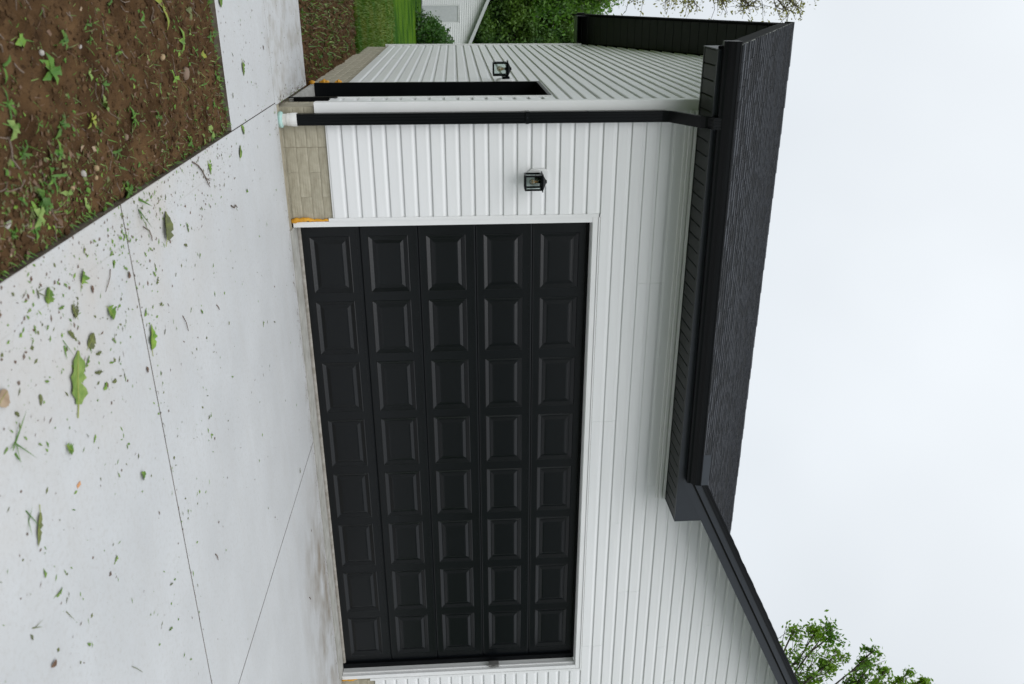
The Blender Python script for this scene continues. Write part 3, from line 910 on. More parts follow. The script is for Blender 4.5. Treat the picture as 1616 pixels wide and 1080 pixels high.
# ================================================================== wall lanterns
def lantern(loc, rotz, label):
    # built facing -Y at the origin of the wall plane; loc = centre on the wall
    e_ = empty('wall_lantern', loc)
    tag(e_, label, 'wall light', 'lanterns on the garage walls')
    def part(nm, mbb, m, par=e_, smooth=False):
        me = mbb.mesh(nm, m, (0, 0, 0), smooth); o = bpy.data.objects.new(nm, me); COL.objects.link(o); o.parent = par; return o
    b = MB()
    oc = [(-.082, -.035), (-.06, -.062), (.04, -.062), (.062, -.035), (.062, .075), (.04, .102), (-.06, .102), (-.082, .075)]
    b.prism(oc, lambda a, c: (a, 0.0, c), lambda a, c: (a, -0.020, c)); b.prism([(q[0] * .88, q[1] * .88) for q in oc], lambda a, c: (a, -0.0201, c), lambda a, c: (a, -0.026, c))
    part('mounting_block', b, M_trim)
    b = MB(); b.bbox(-.040, .026, -.046, -.0262, -.012, .060, .003); part('back_plate', b, M_black)
    b = MB(); b.box(-.018, .018, -.064, -.0462, .020, .048); part('arm', b, M_black)
    yb, yf = -0.062, -0.172; hw = 0.055; zb, zt = -0.100, 0.038
    b = MB()
    t = 0.0065
    for sx in (-1, 1):
        for yy in (yb, yf):
            b.box(sx * hw - t, sx * hw + t, yy - t, yy + t, zb, zt)
    for z_ in (zb - 0.002, zt - 0.012):
        h_ = 0.012
        b.box(-hw + t, hw - t, yf - t, yf + t, z_, z_ + h_); b.box(-hw + t, hw - t, yb - t, yb + t, z_, z_ + h_)
        b.box(-hw - t, -hw + t, yf + t, yb - t, z_, z_ + h_); b.box(hw - t, hw + t, yf + t, yb - t, z_, z_ + h_)
    part('lantern_frame', b, M_black)
    b = MB(); b.box(-hw - .016, hw + .016, yf - .022, yb + .012, zt - .001, zt + .006)
    cy = (yb + yf) / 2
    b.add([(-hw - .004, yf - .004, zt + .008), (hw + .004, yf - .004, zt + .008), (hw + .004, yb + .004, zt + .008), (-hw - .004, yb + .004, zt + .008),
           (-.016, cy - .016, zt + .032), (.016, cy - .016, zt + .032), (.016, cy + .016, zt + .032), (-.016, cy + .016, zt + .032)],
          [(0, 1, 5, 4), (1, 2, 6, 5), (2, 3, 7, 6), (3, 0, 4, 7), (4, 5, 6, 7)])
    b.box(-.012, .012, cy - .012, cy + .012, zt + .0321, zt + .040)
    part('cap', b, M_black)
    for nm, q in (('f', (-hw + t, hw - t, yf - .001, yf + .001)), ('b', (-hw + t, hw - t, yb - .001, yb + .001)), ('l', (-hw - .001, -hw + .001, yf + t, yb - t)), ('r', (hw - .001, hw + .001, yf + t, yb - t))):
        b = MB(); b.box(*q, zb + .0105, zt - .0125); part('glass_pane', b, M_glass)
    b = MB(); b.lathe([(.0, .0), (.014, .0), (.014, -.026), (.0, -.026)], (0, cy, zt), 12); part('socket', b, M_black)
    b = MB(); b.lathe([(.006, 0), (.013, -.006), (.014, -.014), (.020, -.03), (.026, -.044), (.026, -.056), (.020, -.068), (.008, -.075), (.002, -.0755)][::-1], (0, cy, zt - .026), 14)
    bu = part('bulb', b, M_bulb, smooth=True)
    b = MB()
    for k_ in range(4):
        a = k_ * math.pi / 2 + .4
        b.tube([(math.cos(a) * .005, cy + math.sin(a) * .005, zt - .040), (math.cos(a) * .012, cy + math.sin(a) * .012, zt - .080)], .0022, 5)
    b.lathe([(.003, 0), (.003, -.03)], (0, cy, zt - .030), 6)
    part('filament', b, M_fil, bu)
    e_.rotation_euler = (0, 0, rotz)
    return e_


lantern((-0.374, -0.004, 1.992), 0, 'black box lantern with clear bulb on the front wall beside the garage door')
lantern((WX - 0.004, 1.63, 1.822), -math.pi / 2, 'black box lantern on the side wall behind the black side door')

# ================================================================== drain fitting under the downspout
dp = tag(empty('drain_pipe', (DX, -0.052, 0)), 'white plastic drain fitting with teal collar at the foot of the downspout', 'drain pipe')
mb = MB(); mb.lathe([(0.044, -0.02), (0.044, 0.055), (0.046, 0.057), (0.0485, 0.06), (0.0485, 0.086)], (DX, -0.052, 0), 24)
build('pipe', mb, M_pvc_dirty, dp, smooth=False)
mb = MB(); mb.lathe([(0.0500, 0.0865), (0.0500, 0.096), (0.0520, 0.098), (0.0520, 0.134)], (DX, -0.052, 0), 24)
build('adapter', mb, M_pvc, dp)
mb = MB(); mb.lathe([(0.052, -0.02), (0.060, -0.004), (0.063, 0.006), (0.062, 0.016), (0.056, 0.024), (0.0445, 0.026)], (DX, -0.052, 0), 24)
build('collar', mb, M_teal, dp, smooth=True)


# ================================================================== litter on the concrete
def leaf_mesh(L, Wd, seed, m, curl=0.25, torn=0.3, fold=0.15, stem=0.25, rib=True):
    r = random.Random(seed); mbb = MB(); N = 11
    rows = []
    side_c = [r.uniform(-1, 1) * curl, r.uniform(-1, 1) * curl]
    bend = r.uniform(-.25, .25) * L
    for i in range(N):
        t = i / (N - 1)
        hw = Wd * 0.5 * (math.sin(math.pi * (0.06 + 0.92 * t)) ** 0.8) * (1.15 - 0.45 * t)
        cx = bend * t * (1 - t); zc = 0.004 + 0.05 * L * math.sin(3.2 * t + seed) * curl
        row = []
        for s, sc in ((-1, side_c[0]), (1, side_c[1])):
            j = 1 - (r.random() ** 3) * torn * 1.6 if r.random() < 0.75 else 1 - r.random() * torn
            j *= (0.90 if i % 2 else 1.05)
            wv = max(0.05, j) * hw
            row.append(((cx + s * wv, (t - .5) * L, zc + abs(sc) * wv * 0.9 + fold * wv + r.uniform(0, .01) * L), (cx + s * wv * .5, (t - .5) * L, zc + abs(sc) * wv * .25 + fold * wv * .5 + r.uniform(-.008, .012) * L)))
        rows.append([row[0][0], row[0][1], (cx, (t - .5) * L, zc), row[1][1], row[1][0]])
    zmin = min(p[2] for row in rows for p in row)
    mbb.v = [(x, y, z - zmin + 0.0015) for row in rows for x, y, z in row]
    for i in range(N - 1):
        for k in range(4):
            mbb.f.append((i * 5 + k, i * 5 + k + 1, i * 5 + 6 + k, i * 5 + 5 + k)); mbb.m.append(0)
    if rib and L > 0.05:
        pts = [Vector(mbb.v[i * 5 + 2]) + Vector((0, 0, 0.0012)) for i in range(N)]
        if stem: pts = [pts[0] + Vector((bend * .3, -L * stem, -0.002 if pts[0].z > .004 else 0.0))] + pts
        mbb.tube(pts, [0.0016 * L / .12] * (len(pts) - 3) + [0.0009 * L / .12] * 3, 4, 1)
    return mbb.mesh('leaf', [m, M_midrib])


def leafthing(x, y, L, Wd, ang, m, label, seed, group=None, z=0.0005, cat='leaf', name='leaf', **kw):
    o = place(name, leaf_mesh(L, Wd, seed, m, **kw), (x, y, z), None, (0, 0, ang))
    return tag(o, label, cat, group)


def A(x0, y0, x1, y1): return math.atan2(y1 - y0, x1 - x0) - math.pi / 2


BIG = [
    (-0.540, -3.95, .19, .175, A(-.463, -3.992, -.618, -3.914), M_leafB, 'largest torn pale green leaf lying flat on the driveway', 3, dict(curl=.12, torn=.5, fold=.05)),
    (-0.400, -3.252, .115, .062, A(-.347, -3.267, -.458, -3.233), M_leafA, 'ragged green leaf lying across the driveway joint', 5, dict(curl=.3, torn=.7)),
    (-0.793, -2.852, .135, .062, A(-.731, -2.884, -.855, -2.819), M_leafO, 'curled olive leaf with a dark green flap near the soil edge', 8, dict(curl=.5, torn=.3)),
    (-0.875, -4.02, .055, .046, 1.0, M_leafA, 'blunt green leaf piece closest to the lower soil edge', 11, dict(torn=.3)),
    (-0.619, -3.797, .070, .042, 0.4, M_leafO, 'olive green leaf on a thin stalk just beyond the largest leaf', 12, dict(curl=.3)),
    (-0.645, -3.591, .075, .045, -0.9, M_leafA, 'crumpled green leaf with a dark stalk between large leaf and joint', 14, dict(curl=.5, torn=.5)),
    (-0.852, -3.759, .060, .042, 0.8, M_leafA, 'small crumpled green leaf between the blunt leaf and the joint', 15, dict(curl=.5, torn=.6)),
    (-0.762, -3.871, .055, .042, 1.9, M_leafO, 'yellow brown shredded leaf scrap on a thin dark stalk', 16, dict(curl=.4, torn=.7)),
    (-0.862, -1.356, .085, .042, A(-.82, -1.38, -.90, -1.33), M_leafA, 'pointed green leaf on the driveway just past the soil corner', 18, dict(curl=.2, torn=.4)),
    (-0.970, -1.218, .075, .036, -0.9, M_leafA, 'narrow green leaf lying over the walk and driveway joint', 19, dict(curl=.3, torn=.4)),
    (-1.325, -1.022, .085, .040, -1.5, M_leafA, 'jagged green leaf on the sidewalk slab', 20, dict(curl=.3, torn=.6)),
    (-0.890, -2.05, .070, .028, -1.2, M_leafA, 'slim green leaf lying beside the forked twig', 22, dict(curl=.4, torn=.4)),
    (-1.733, -1.369, .075, .055, -1.2, M_leafA, 'round dark green leaf overhanging the sidewalk edge', 23, dict(curl=.1, torn=.1)),
    (-0.693, -4.405, .060, .045, .3, M_tanleaf, 'tan dry leaf at the edge of the driveway nearest the camera', 24, dict(curl=.2, torn=.1)),
    (0.083, -3.614, .050, .024, -1.3, M_leafA, 'dark green rolled leaf alone in the middle of the driveway', 26, dict(curl=.9, torn=.2)),
    (-0.349, -4.113, .060, .035, -.8, M_leafA, 'green leaf and stalk cluster to the right of the largest leaf', 27, dict(curl=.6, torn=.6)),
    (-0.225, -4.408, .105, .022, -2.1, M_leafO, 'long narrow olive leaf beside crossed grass blades', 28, dict(curl=.4, torn=.4)),
    (-1.411, -0.351, .035, .015, -1.3, M_leafBr, 'small red brown leaf on the sidewalk by the house', 29, dict(curl=.4)),
    (-0.606, -1.315, .028, .022, 0.4, M_leafA, 'small bright green curled leaf on the bare driveway near the downspout', 31, dict(curl=.6, torn=.4)),
]
for x, y, L, Wd, a, m, lab, sd_, kw in BIG:
    leafthing(x, y, L, Wd * (1.5 if L < .18 else 1.0), a, m, lab, sd_, **kw)
SMALL = [(-0.806, -3.475, .038), (-0.85, -3.482, .036), (-0.934, -3.699, .03), (-0.694, -3.93, .06), (-0.561, -3.856, .05), (-0.486, -3.791, .06), (-0.47, -3.668, .04), (-0.416, -3.762, .045),
         (-0.05, -3.81, .032), (-1.428, -1.234, .028), (-1.018, -1.118, .028), (-1.198, -1.354, .04), (-0.703, -2.557, .06), (-0.522, -3.262, .045), (-0.511, -3.167, .026), (-0.487, -3.074, .03),
         (-0.635, -3.088, .04), (-0.595, -3.064, .045), (-0.315, -2.697, .03), (-0.241, -2.536, .045), (0.317, -1.328, .045), (0.429, -1.008, .045), (0.306, -2.182, .035), (0.189, -2.659, .026),
         (0.409, -2.689, .04), (-0.399, -2.232, .026), (-0.515, -2.431, .03), (-0.631, -2.625, .045), (-0.536, -3.612, .035), (-0.548, -3.515, .022), (-0.803, -4.145, .03), (-0.622, -4.148, .03),
         (-0.458, -4.277, .03), (-0.611, -4.357, .03), (-0.103, -3.688, .022), (-0.55, -3.758, .045), (0.042, -4.385, .045), (-0.078, -4.438, .035), (0.227, -3.982, .04), (0.707, -3.542, .04),
         (0.876, -3.646, .045), (1.844, -0.769, .05), (-0.28, -3.93, .035), (0.35, -4.3, .03), (0.55, -3.2, .025), (0.0, -2.1, .025), (-0.7, -1.9, .025), (-1.2, -0.8, .02), (1.2, -3.5, .03)]
for i in range(34):
    SMALL.append((-0.97 + abs(rnd.gauss(0, .33)), rnd.uniform(-4.5, -2.7), rnd.uniform(.012, .042)))
lm = [leaf_mesh(.1, .05, 100 + i, m, curl=.5, torn=.6, stem=.3, rib=False) for i, m in enumerate((M_leafA, M_leafA, M_leafB, M_leafO, M_leafA, M_leafO))]
for i, (x, y, L) in enumerate(SMALL):
    o = place('leaf_scrap', lm[i % 6], (x, y, 0.0004), None, (0, 0, rnd.uniform(0, 6.28)), (L / .1 * rnd.uniform(.6, 1.1), L / .1, L / .1))
    where = ('on the sidewalk slab' if x < -1.0 else 'between the cross joint and the garage door' if y > -3.28 else 'on the right half of the near driveway slab' if x > -.3 else
             'close to the soil edge on the near slab' if x < -.72 else 'around the largest leaf on the near slab')
    tag(o, '%s dropped %s' % (('fresh green torn leaf scrap', 'curled fresh green leaf scrap', 'pale green leaf scrap', 'olive brown leaf scrap', 'ragged bright green leaf scrap', 'dull olive leaf scrap')[i % 6], where), 'leaf scrap', 'leaf scraps scattered over the concrete')


def twig(pts, r, label, m=M_twig, name='twig', cat='twig', group=None, forks=()):
    mbb = MB(); mbb.tube([(x, y, z + r) for x, y, z in pts], [r] + [r * .9] * (len(pts) - 2) + [r * .45], 5)
    for f in forks: mbb.tube([(x, y, z + r) for x, y, z in f], [r * .7] * (len(f) - 1) + [r * .3], 4)
    return tag(build(name, mbb, m), label, cat, group)


twig([(-.335, -2.83, 0.001), (-.29, -2.81, .006), (-.262, -2.80, .004), (-.235, -2.785, .001)], .0022, 'straight thin twig lying alone mid driveway with a brown tip')
twig([(-.185, -2.285, .001), (-.163, -2.262, .003), (-.140, -2.245, .001)], .0030, 'short thick brown twig lying past the straight thin twig')
twig([(-.80, -3.52, .001), (-.775, -3.545, .004), (-.755, -3.575, .004), (-.735, -3.60, .001)], .0018, 'dark crooked twig on the driveway behind a small green leaf')
twig([(-.985, -2.33, .001), (-.955, -2.26, .004), (-.915, -2.20, .003), (-.865, -2.15, .002), (-.835, -2.08, .001)], .0042, 'curved forked grey twig beside the soil edge',
     forks=[[(-.865, -2.15, .002), (-.83, -2.13, .004), (-.80, -2.09, .001)], [(-.85, -2.12, .002), (-.845, -2.07, .003)]])
twig([(-.61, -1.73, .001), (-.585, -1.69, .006), (-.59, -1.64, .003), (-.565, -1.60, .001)], .0042, 'dark brown curled twig on the driveway facing the garage door corner')
twig([(-.86, -3.12, .001), (-.83, -3.07, .004), (-.80, -3.06, .006), (-.775, -3.05, .001)], .003, 'short bent twig with a bit of green at the joint by the soil')
twig([(1.0, -2.945, .001), (1.027, -2.931, .004), (1.06, -2.92, .001)], .0030, 'dark twig on the driveway close behind the long cross joint')
twig([(2.97, -.98, .001), (2.995, -.961, .004), (3.03, -.94, .001)], .0035, 'dark twig on the dirty patch near the garage door')
twig([(.70, -4.05, .001), (.743, -4.018, .003), (.80, -3.98, .002)], .0014, 'thin pale stalk lying by itself on the driveway right side', M_leafO, 'stalk', 'stalk')
twig([(-1.36, -.95, .001), (-1.38, -1.0, .003)], .0016, 'tiny stalk by the jagged leaf on the sidewalk')
for x, y, lab in ((-.292, -3.361, 'brown curled seed husk touching the driveway joint'), (-.725, -3.363, 'brown bud lying just before the driveway joint'), (-.782, -3.705, 'dark red brown bud near the crumpled green leaf'),
                  (.218, -4.521, 'brown curled leaf bit on the near driveway right of the grass blades')):
    leafthing(x, y, .032, .02, rnd.uniform(0, 6), M_leafBr, lab, int(1000 * abs(x)), cat='husk', name='seed_husk', curl=.9, torn=.2, rib=False)
mb = MB(); mb.bbox(-.206, -.192, -4.125, -4.098, .0005, .003, .001)
o = tag(build('wood_chip', mb, M_orange), 'orange wood chip lying on the driveway right of the leaf cluster', 'wood chip')


def blade(mbb, x, y, z, L, w, az, lift, droop, mi=0):
    d = Vector((math.cos(az), math.sin(az), 0)); n = Vector((-d.y, d.x, 0))
    prev = None; pts = []
    for i in range(4):
        t = i / 3
        c = Vector((x, y, z)) + d * L * t * math.cos(lift) + Vector((0, 0, L * (math.sin(lift) * t - droop * t * t)))
        ww = w * (1 - t) ** .7 + 0.0002
        pts += [c - n * ww / 2, c + n * ww / 2]
    mbb.add(pts, [(0, 1, 3, 2), (2, 3, 5, 4), (4, 5, 7, 6)], mi)


def clump(x, y, dat, label, name='grass_clipping', m=M_weed, cat='grass clipping', group=None, z=.001):
    mbb = MB()
    for dx, dy, L, w, az, lift in dat: blade(mbb, x + dx, y + dy, z, L, w, az, lift, .02)
    return tag(build(name, mbb, m), label, cat, group)


clump(-.541, -4.398, [(0, 0, .10, .010, 2.5, .25), (0, 0, .07, .006, -.4, .2), (.01, .0, .09, .005, .5, .3), (0, 0, .06, .006, -1.6, .2), (.03, -.02, .04, .01, .2, .2)], 'splayed tuft of grass blades at the lower driveway edge')
clump(-.281, -4.443, [(-.04, 0, .12, .005, .4, .1), (0, 0, .05, .007, 2.8, .3), (0, 0, .05, .005, -.6, .3)], 'crossed pale grass blades left of the long olive leaf')
clump(.131, -4.378, [(0, 0, .07, .004, .4, .1)], 'single straight grass blade on the near driveway right part', m=M_leafO)
clump(.026, -4.572, [(0, 0, .06, .004, .9, .1), (.01, .01, .05, .003, 1.4, .1)], 'faded grass blades at the near driveway bottom edge', m=M_leafO)
clump(-.70, -3.99, [(0, 0, .09, .004, .4, .15), (0.02, .0, .05, .012, -.2, .1)], 'thin green blade pointing at the largest leaf')
clump(-.907, -4.079, [(0, 0, .09, .004, .9, .15), (0, 0, .05, .003, 1.5, .1)], 'thin stalk of grass beside the blunt leaf piece', m=M_leafO)
clump(-.939, -3.131, [(0, 0, .13, .008, -.2, .35), (0, 0, .11, .010, .4, .3), (-.02, 0, .09, .008, -.7, .5), (-.04, .02, .08, .014, .9, .4)], 'grass blades hanging from the soil over the driveway edge', 'grass_tuft', cat='grass tuft')

# crumbs: clippings and specks too many to count
mb = MB(); r2 = random.Random(21)


def fleck(x, y, s, mi, el=1.6):
    a = r2.uniform(0, 6.28); dx, dy = math.cos(a), math.sin(a)
    h = 0.0004 + r2.random() * s * .18; w = s / el; dx *= 1 + .25 * (el > 2); dy *= 1 + .25 * (el > 2)
    mb.add([(x - dx * s / 2, y - dy * s / 2, .0006), (x + dy * w / 2, y - dx * w / 2, h), (x + dx * s / 2, y + dy * s / 2, .0008), (x - dy * w / 2, y + dx * w / 2, h * .6 + .0004)],
           [(0, 1, 2, 3)], mi)


spots = [(b[0], b[1]) for b in BIG[:12]] + [(q[0], q[1]) for q in SMALL if q[1] < -2.6]
for i in range(850):
    q = r2.choice(spots); x, y = q[0] + r2.gauss(0, .07), q[1] + r2.gauss(0, .07)
    if x < -.99: continue
    fleck(x, y, 0.0028 + (r2.random() ** 3.5) * 0.024, r2.choices((0, 1, 2, 3), (7, 3, 1, 1))[0], r2.choice((1.4, 2.5, 4, 6)))
for i in range(1900):
    x = -1.0 + abs(r2.gauss(0, 1.25)); y = r2.uniform(-5.0, -0.15)
    if x > 5.5: continue
    if r2.random() < 0.45 and y > -2.2: continue
    s = 0.0026 + (r2.random() ** 5.5) * 0.026
    fleck(x, y, s, r2.choices((0, 1, 2, 3), (5, 4, 1.5, 3))[0], r2.choice((1.4, 2.5, 4, 7)))
for i in range(520):
    fleck(r2.uniform(-2.0, -1.0), r2.uniform(-1.45, 1.22), 0.003 + (r2.random() ** 3) * .018, r2.choice((0, 2, 3, 3)))
for i in range(260):   # caught against the house
    x = r2.uniform(-.95, 4.9); fleck(x, -0.13 - abs(r2.gauss(0, .07)), 0.004 + r2.random() ** 2 * .018, r2.choice((2, 3, 3, 2)))
for i in range(200):
    fleck(-.975 - abs(r2.gauss(0, .04)), r2.uniform(0, 1.25), 0.005 + r2.random() ** 2 * .022, r2.choice((2, 3, 0, 2)))
for i in range(110):   # in the joints
    fleck(r2.uniform(-1, 3), -3.3 + r2.gauss(0, .006), 0.004 + r2.random() ** 2 * .014, r2.choice((0, 2, 3)))
for i in range(900):   # spilled at the soil edge
    fleck(-1.0 + abs(r2.gauss(0, .16)), r2.uniform(-5.0, -1.5), 0.003 + (r2.random() ** 3) * .020, r2.choice((0, 1, 2, 3, 3)))
tag(build('leaf_crumbs', mb, [M_leafA, M_leafO, M_leafBr, M_twig]), kind='stuff')


# ================================================================== soil bed: weeds, stones, crumbs
def weed_mesh(seed, nleaf, L, Wd, up=.5, m=M_weed):
    r = random.Random(seed); mbb = MB()
    for i in range(nleaf):
        az = 2 * math.pi * i / nleaf + r.uniform(-.5, .5); l_ = L * r.uniform(.6, 1.15); lift = up * r.uniform(.4, 1.3); w = Wd * r.uniform(.7, 1.2)
        d = Vector((math.cos(az), math.sin(az), 0)); n = Vector((-d.y, d.x, 0)); rows = []
        for k_ in range(6):
            t = k_ / 5
            c = d * l_ * t * math.cos(lift) + Vector((0, 0, .004 + l_ * (math.sin(lift) * t - .45 * t * t)))
            hw = w * .5 * (math.sin(math.pi * min(.98, .08 + .9 * t)) ** .7) * (1.1 if k_ % 2 else .8)
            rows += [c - n * hw + Vector((0, 0, hw * .35)), c, c + n * hw + Vector((0, 0, hw * .35))]
        b = len(mbb.v); mbb.v += [tuple(q) for q in rows]
        for k_ in range(5):
            for j in range(2): mbb.f.append((b + k_ * 3 + j, b + k_ * 3 + j + 1, b + k_ * 3 + j + 4, b + k_ * 3 + j + 3)); mbb.m.append(0)
    return mbb.mesh('weed', [m])


WEED = [
    (-1.547, -3.666, 6, .085, .042, .7, M_weed, 'large lobed green weed with a tall yellow-green stalk in the near soil'),
    (-1.655, -3.809, 3, .045, .035, .5, M_leafA, 'single triangular weed leaf at the near end of the soil'),
    (-1.48, -3.994, 9, .085, .012, .5, M_weed, 'star of narrow blades growing at the nearest edge of the soil'),
    (-1.368, -3.642, 7, .075, .022, .7, M_weed, 'upright weed with a long drooping blade in the middle of the soil'),
    (-1.408, -4.001, 3, .045, .042, .5, M_leafB, 'broad pale seedling leaf near the bottom edge of the soil'),
    (-1.343, -3.37, 6, .06, .02, .8, M_leafY, 'yellowing weed seedling in the middle of the soil'),
    (-1.299, -3.0, 10, .075, .016, .5, M_weed, 'star shaped grassy weed between the stones and the sidewalk'),
    (-1.386, -3.25, 4, .075, .030, .9, M_leafB, 'pale green weed leaf standing up beside the star shaped weed'),
    (-1.694, -2.716, 6, .06, .03, .8, M_weed, 'bright green seedling at the far left of the soil'),
    (-1.714, -2.389, 3, .13, .04, .4, M_leafY, 'long yellow green leaf with orange blotches lying on the soil'),
    (-1.554, -2.195, 4, .09, .035, .4, M_leafA, 'mid green fallen leaf cluster behind the yellow green leaf'),
    (-1.693, -1.969, 3, .09, .045, .4, M_leafO, 'dull green hanging leaf close to the left frame edge'),
    (-1.402, -2.383, 4, .07, .024, .5, M_leafA, 'blue green weed leaf beside the flat brown stone'),
    (-1.468, -1.795, 3, .055, .05, .5, M_leafY, 'yellow triangular leaf near the sidewalk edge'),
    (-1.327, -1.613, 6, .085, .018, .6, M_weed, 'bright weed leaning on the sidewalk edge'),
    (-1.056, -1.808, 3, .075, .06, .4, M_leafB, 'broad pale leaf in the inner corner of the soil'),
    (-1.067, -2.24, 8, .06, .022, .6, M_weed, 'low leafy weed patch along the driveway edge beyond the twig'),
    (-1.192, -3.183, 5, .065, .016, .6, M_weed, 'small grassy weed near the two pale stones'),
    (-1.221, -3.794, 4, .10, .018, .9, M_weed, 'weed with two long upright blades near the driveway edge'),
    (-1.156, -3.876, 12, .07, .035, .7, M_weed, 'dense leafy weed patch by the driveway near the camera'),
    (-1.119, -3.935, 4, .07, .038, .5, M_leafB, 'pale arrow shaped weed leaves beside the dense weed patch'),
    (-0.998, -3.401, 6, .06, .035, .5, M_weed, 'dark weed at the driveway edge by the forked shadows'),
    (-1.02, -3.15, 8, .07, .03, .6, M_weed, 'leafy weed leaning onto the driveway edge at the cross joint'),
]
for i, (x, y, n, L, Wd, up, m, lab) in enumerate(WEED):
    o = place('weed', weed_mesh(300 + i, n, L * .82, Wd * .8, up, m), (x, y, soil_h(x, y)), None, (0, 0, rnd.uniform(0, 6)))
    tag(o, lab, 'weed', 'weeds growing in the bare soil')
SW = [(-1.587, -3.968), (-1.444, -3.531), (-1.526, -3.038), (-1.511, -2.666), (-1.571, -3.064), (-1.74, -3.025), (-1.379, -2.563), (-1.075, -2.861), (-1.134, -3.685), (-1.323, -3.942), (-1.68, -3.295),
      (-1.638, -3.526), (-1.62, -3.263), (-1.512, -3.359), (-1.459, -3.236), (-1.631, -2.281), (-1.25, -2.65), (-1.16, -2.1), (-1.05, -2.0), (-1.2, -1.75), (-1.4, -1.6), (-1.55, -1.6), (-1.02, -2.6), (-1.06, -3.55),
      (-1.10, -4.1), (-1.2, -4.05), (-1.28, -3.7), (-1.32, -1.9), (-1.6, -2.0), (-1.65, -1.62), (-1.45, -2.9), (-1.3, -3.3), (-1.03, -2.36), (-1.04, -1.6), (-1.12, -1.52), (-1.5, -2.0), (-1.08, -3.95), (-1.4, -3.85)]
KINDS = ('three leaved weed seedling', 'five leaved weed seedling', 'grassy four bladed seedling', 'pale two leaved seedling', 'narrow six leaved seedling')
wm = [weed_mesh(500 + i, n, .06, w, up, m) for i, (n, w, up, m) in enumerate(((3, .02, .8, M_weed), (5, .022, .6, M_weed), (4, .009, .9, M_weed), (2, .025, .5, M_leafB), (6, .012, .7, M_weed)))]
for i, (x, y) in enumerate(SW):
    s = rnd.uniform(.5, 1.0)
    where = 'close to the driveway edge' if x > -1.15 else 'towards the sidewalk' if y > -2.3 else 'nearest the camera' if y < -3.55 else 'at the far left of the frame' if x < -1.52 else 'in the middle of the soil'
    tag(place('weed_seedling', wm[i % 5], (x, y, soil_h(x, y)), None, (0, 0, rnd.uniform(0, 6)), (s, s, s)),
        'small %s sprouting from bare soil %s' % (KINDS[i % 5], where), 'seedling', 'weed seedlings in the bare soil')
for i in range(46):
    x = rnd.uniform(-2.6, -1.05); y = rnd.uniform(1.4, 5.6); s = rnd.uniform(.7, 2.0)
    tag(place('weed_seedling', wm[i % 5], (x, y, soil_h(x, y)), None, (0, 0, rnd.uniform(0, 6)), (s, s, s)), '%s growing beside the side wall %s' % (KINDS[i % 5], 'just past the sidewalk' if y < 2.6 else 'near the lawn' if y > 4.3 else 'midway to the lawn'), 'seedling', 'weeds along the side wall')


def stone(x, y, sx, sy, sz, m, label, seed):
    r = random.Random(seed); mbb = MB(); n = 8
    prof = [(.35, 0), (.9, .2), (1.0, .5), (.75, .85), (.25, 1.0)]
    vs = [(sx * .5 * a * math.cos(2 * math.pi * k_ / n) * r.uniform(.88, 1.1), sy * .5 * a * math.sin(2 * math.pi * k_ / n) * r.uniform(.88, 1.1), sz * h) for a, h in prof for k_ in range(n)]
    fs = [(i * n + k_, i * n + (k_ + 1) % n, (i + 1) * n + (k_ + 1) % n, (i + 1) * n + k_) for i in range(4) for k_ in range(n)] + [tuple(range(n - 1, -1, -1)), tuple(range(4 * n, 5 * n))]
    mbb.add(vs, fs)
    o = place('stone', mbb.mesh('stone', [m], smooth=True), (x, y, soil_h(x, y) - sz * .15), None, (0, 0, r.uniform(0, 3)))
    tag(o, label, 'stone')


stone(-1.404, -2.18, .085, .055, .03, M_stoneB, 'flat brown oval stone, the largest in the soil', 1)
stone(-1.505, -2.488, .05, .028, .022, M_stoneT, 'tan elongated stone by the rake marks', 2)
stone(-1.177, -3.444, .024, .024, .02, M_stoneT, 'round yellow pebble beside the white stone', 3)
stone(-1.167, -3.507, .034, .028, .02, M_stoneP, 'white stone next to the round yellow pebble', 4)
stone(-1.132, -3.401, .022, .02, .014, M_stoneT, 'dull greenish pebble on the driveway side of the yellow pebble', 5)
stone(-1.142, -4.131, .044, .020, .012, M_stoneP, 'pale grey stone at the lower edge of the soil', 6)
stone(-1.609, -3.704, .022, .02, .015, M_stoneP, 'small white pebble beside the large lobed weed', 7)
stone(-1.606, -3.362, .022, .012, .01, M_stoneP, 'tiny bright white chip in the middle of the soil', 8)
stone(-1.23, -3.062, .034, .024, .016, M_stoneB, 'dull pinkish stone beside the star shaped weed', 9)
stone(-1.145, -3.642, .022, .02, .014, M_stoneT, 'orange tan pebble beside the dense weed patch', 10)

# crumbs of soil and fine sprouts: uncountable
mb = MB()
for i in range(9000):
    x = r2.uniform(-2.4, -1.01); y = r2.uniform(-5.1, -1.49)
    s = 0.003 + (r2.random() ** 4) * 0.016; z = soil_h(x, y) + s * .2
    a = r2.uniform(0, 6.28); ca, sa = math.cos(a) * s, math.sin(a) * s; q = r2.uniform(.5, 1.0)
    mb.add([(x + ca, y + sa, z), (x - sa * q, y + ca * q, z), (x - ca, y - sa, z), (x + sa * q, y - ca * q, z), (x + ca * .2, y + sa * .2, z + s * .8), (x, y, z - s * .7)],
           [(0, 1, 4), (1, 2, 4), (2, 3, 4), (3, 0, 4), (1, 0, 5), (2, 1, 5), (3, 2, 5), (0, 3, 5)])
for i in range(5000):
    x = r2.uniform(-3.4, -0.98); y = r2.uniform(1.28, 5.8)
    s = 0.005 + (r2.random() ** 3) * 0.035; z = soil_h(x, y) + s * .2
    a = r2.uniform(0, 6.28); ca, sa = math.cos(a) * s, math.sin(a) * s
    mb.add([(x + ca, y + sa, z), (x - sa, y + ca, z), (x - ca, y - sa, z), (x + sa, y - ca, z), (x, y, z + s * .8)], [(0, 1, 4), (1, 2, 4), (2, 3, 4), (3, 0, 4)])
tag(build('soil_crumbs', mb, M_crumb), kind='stuff')
mb = MB()
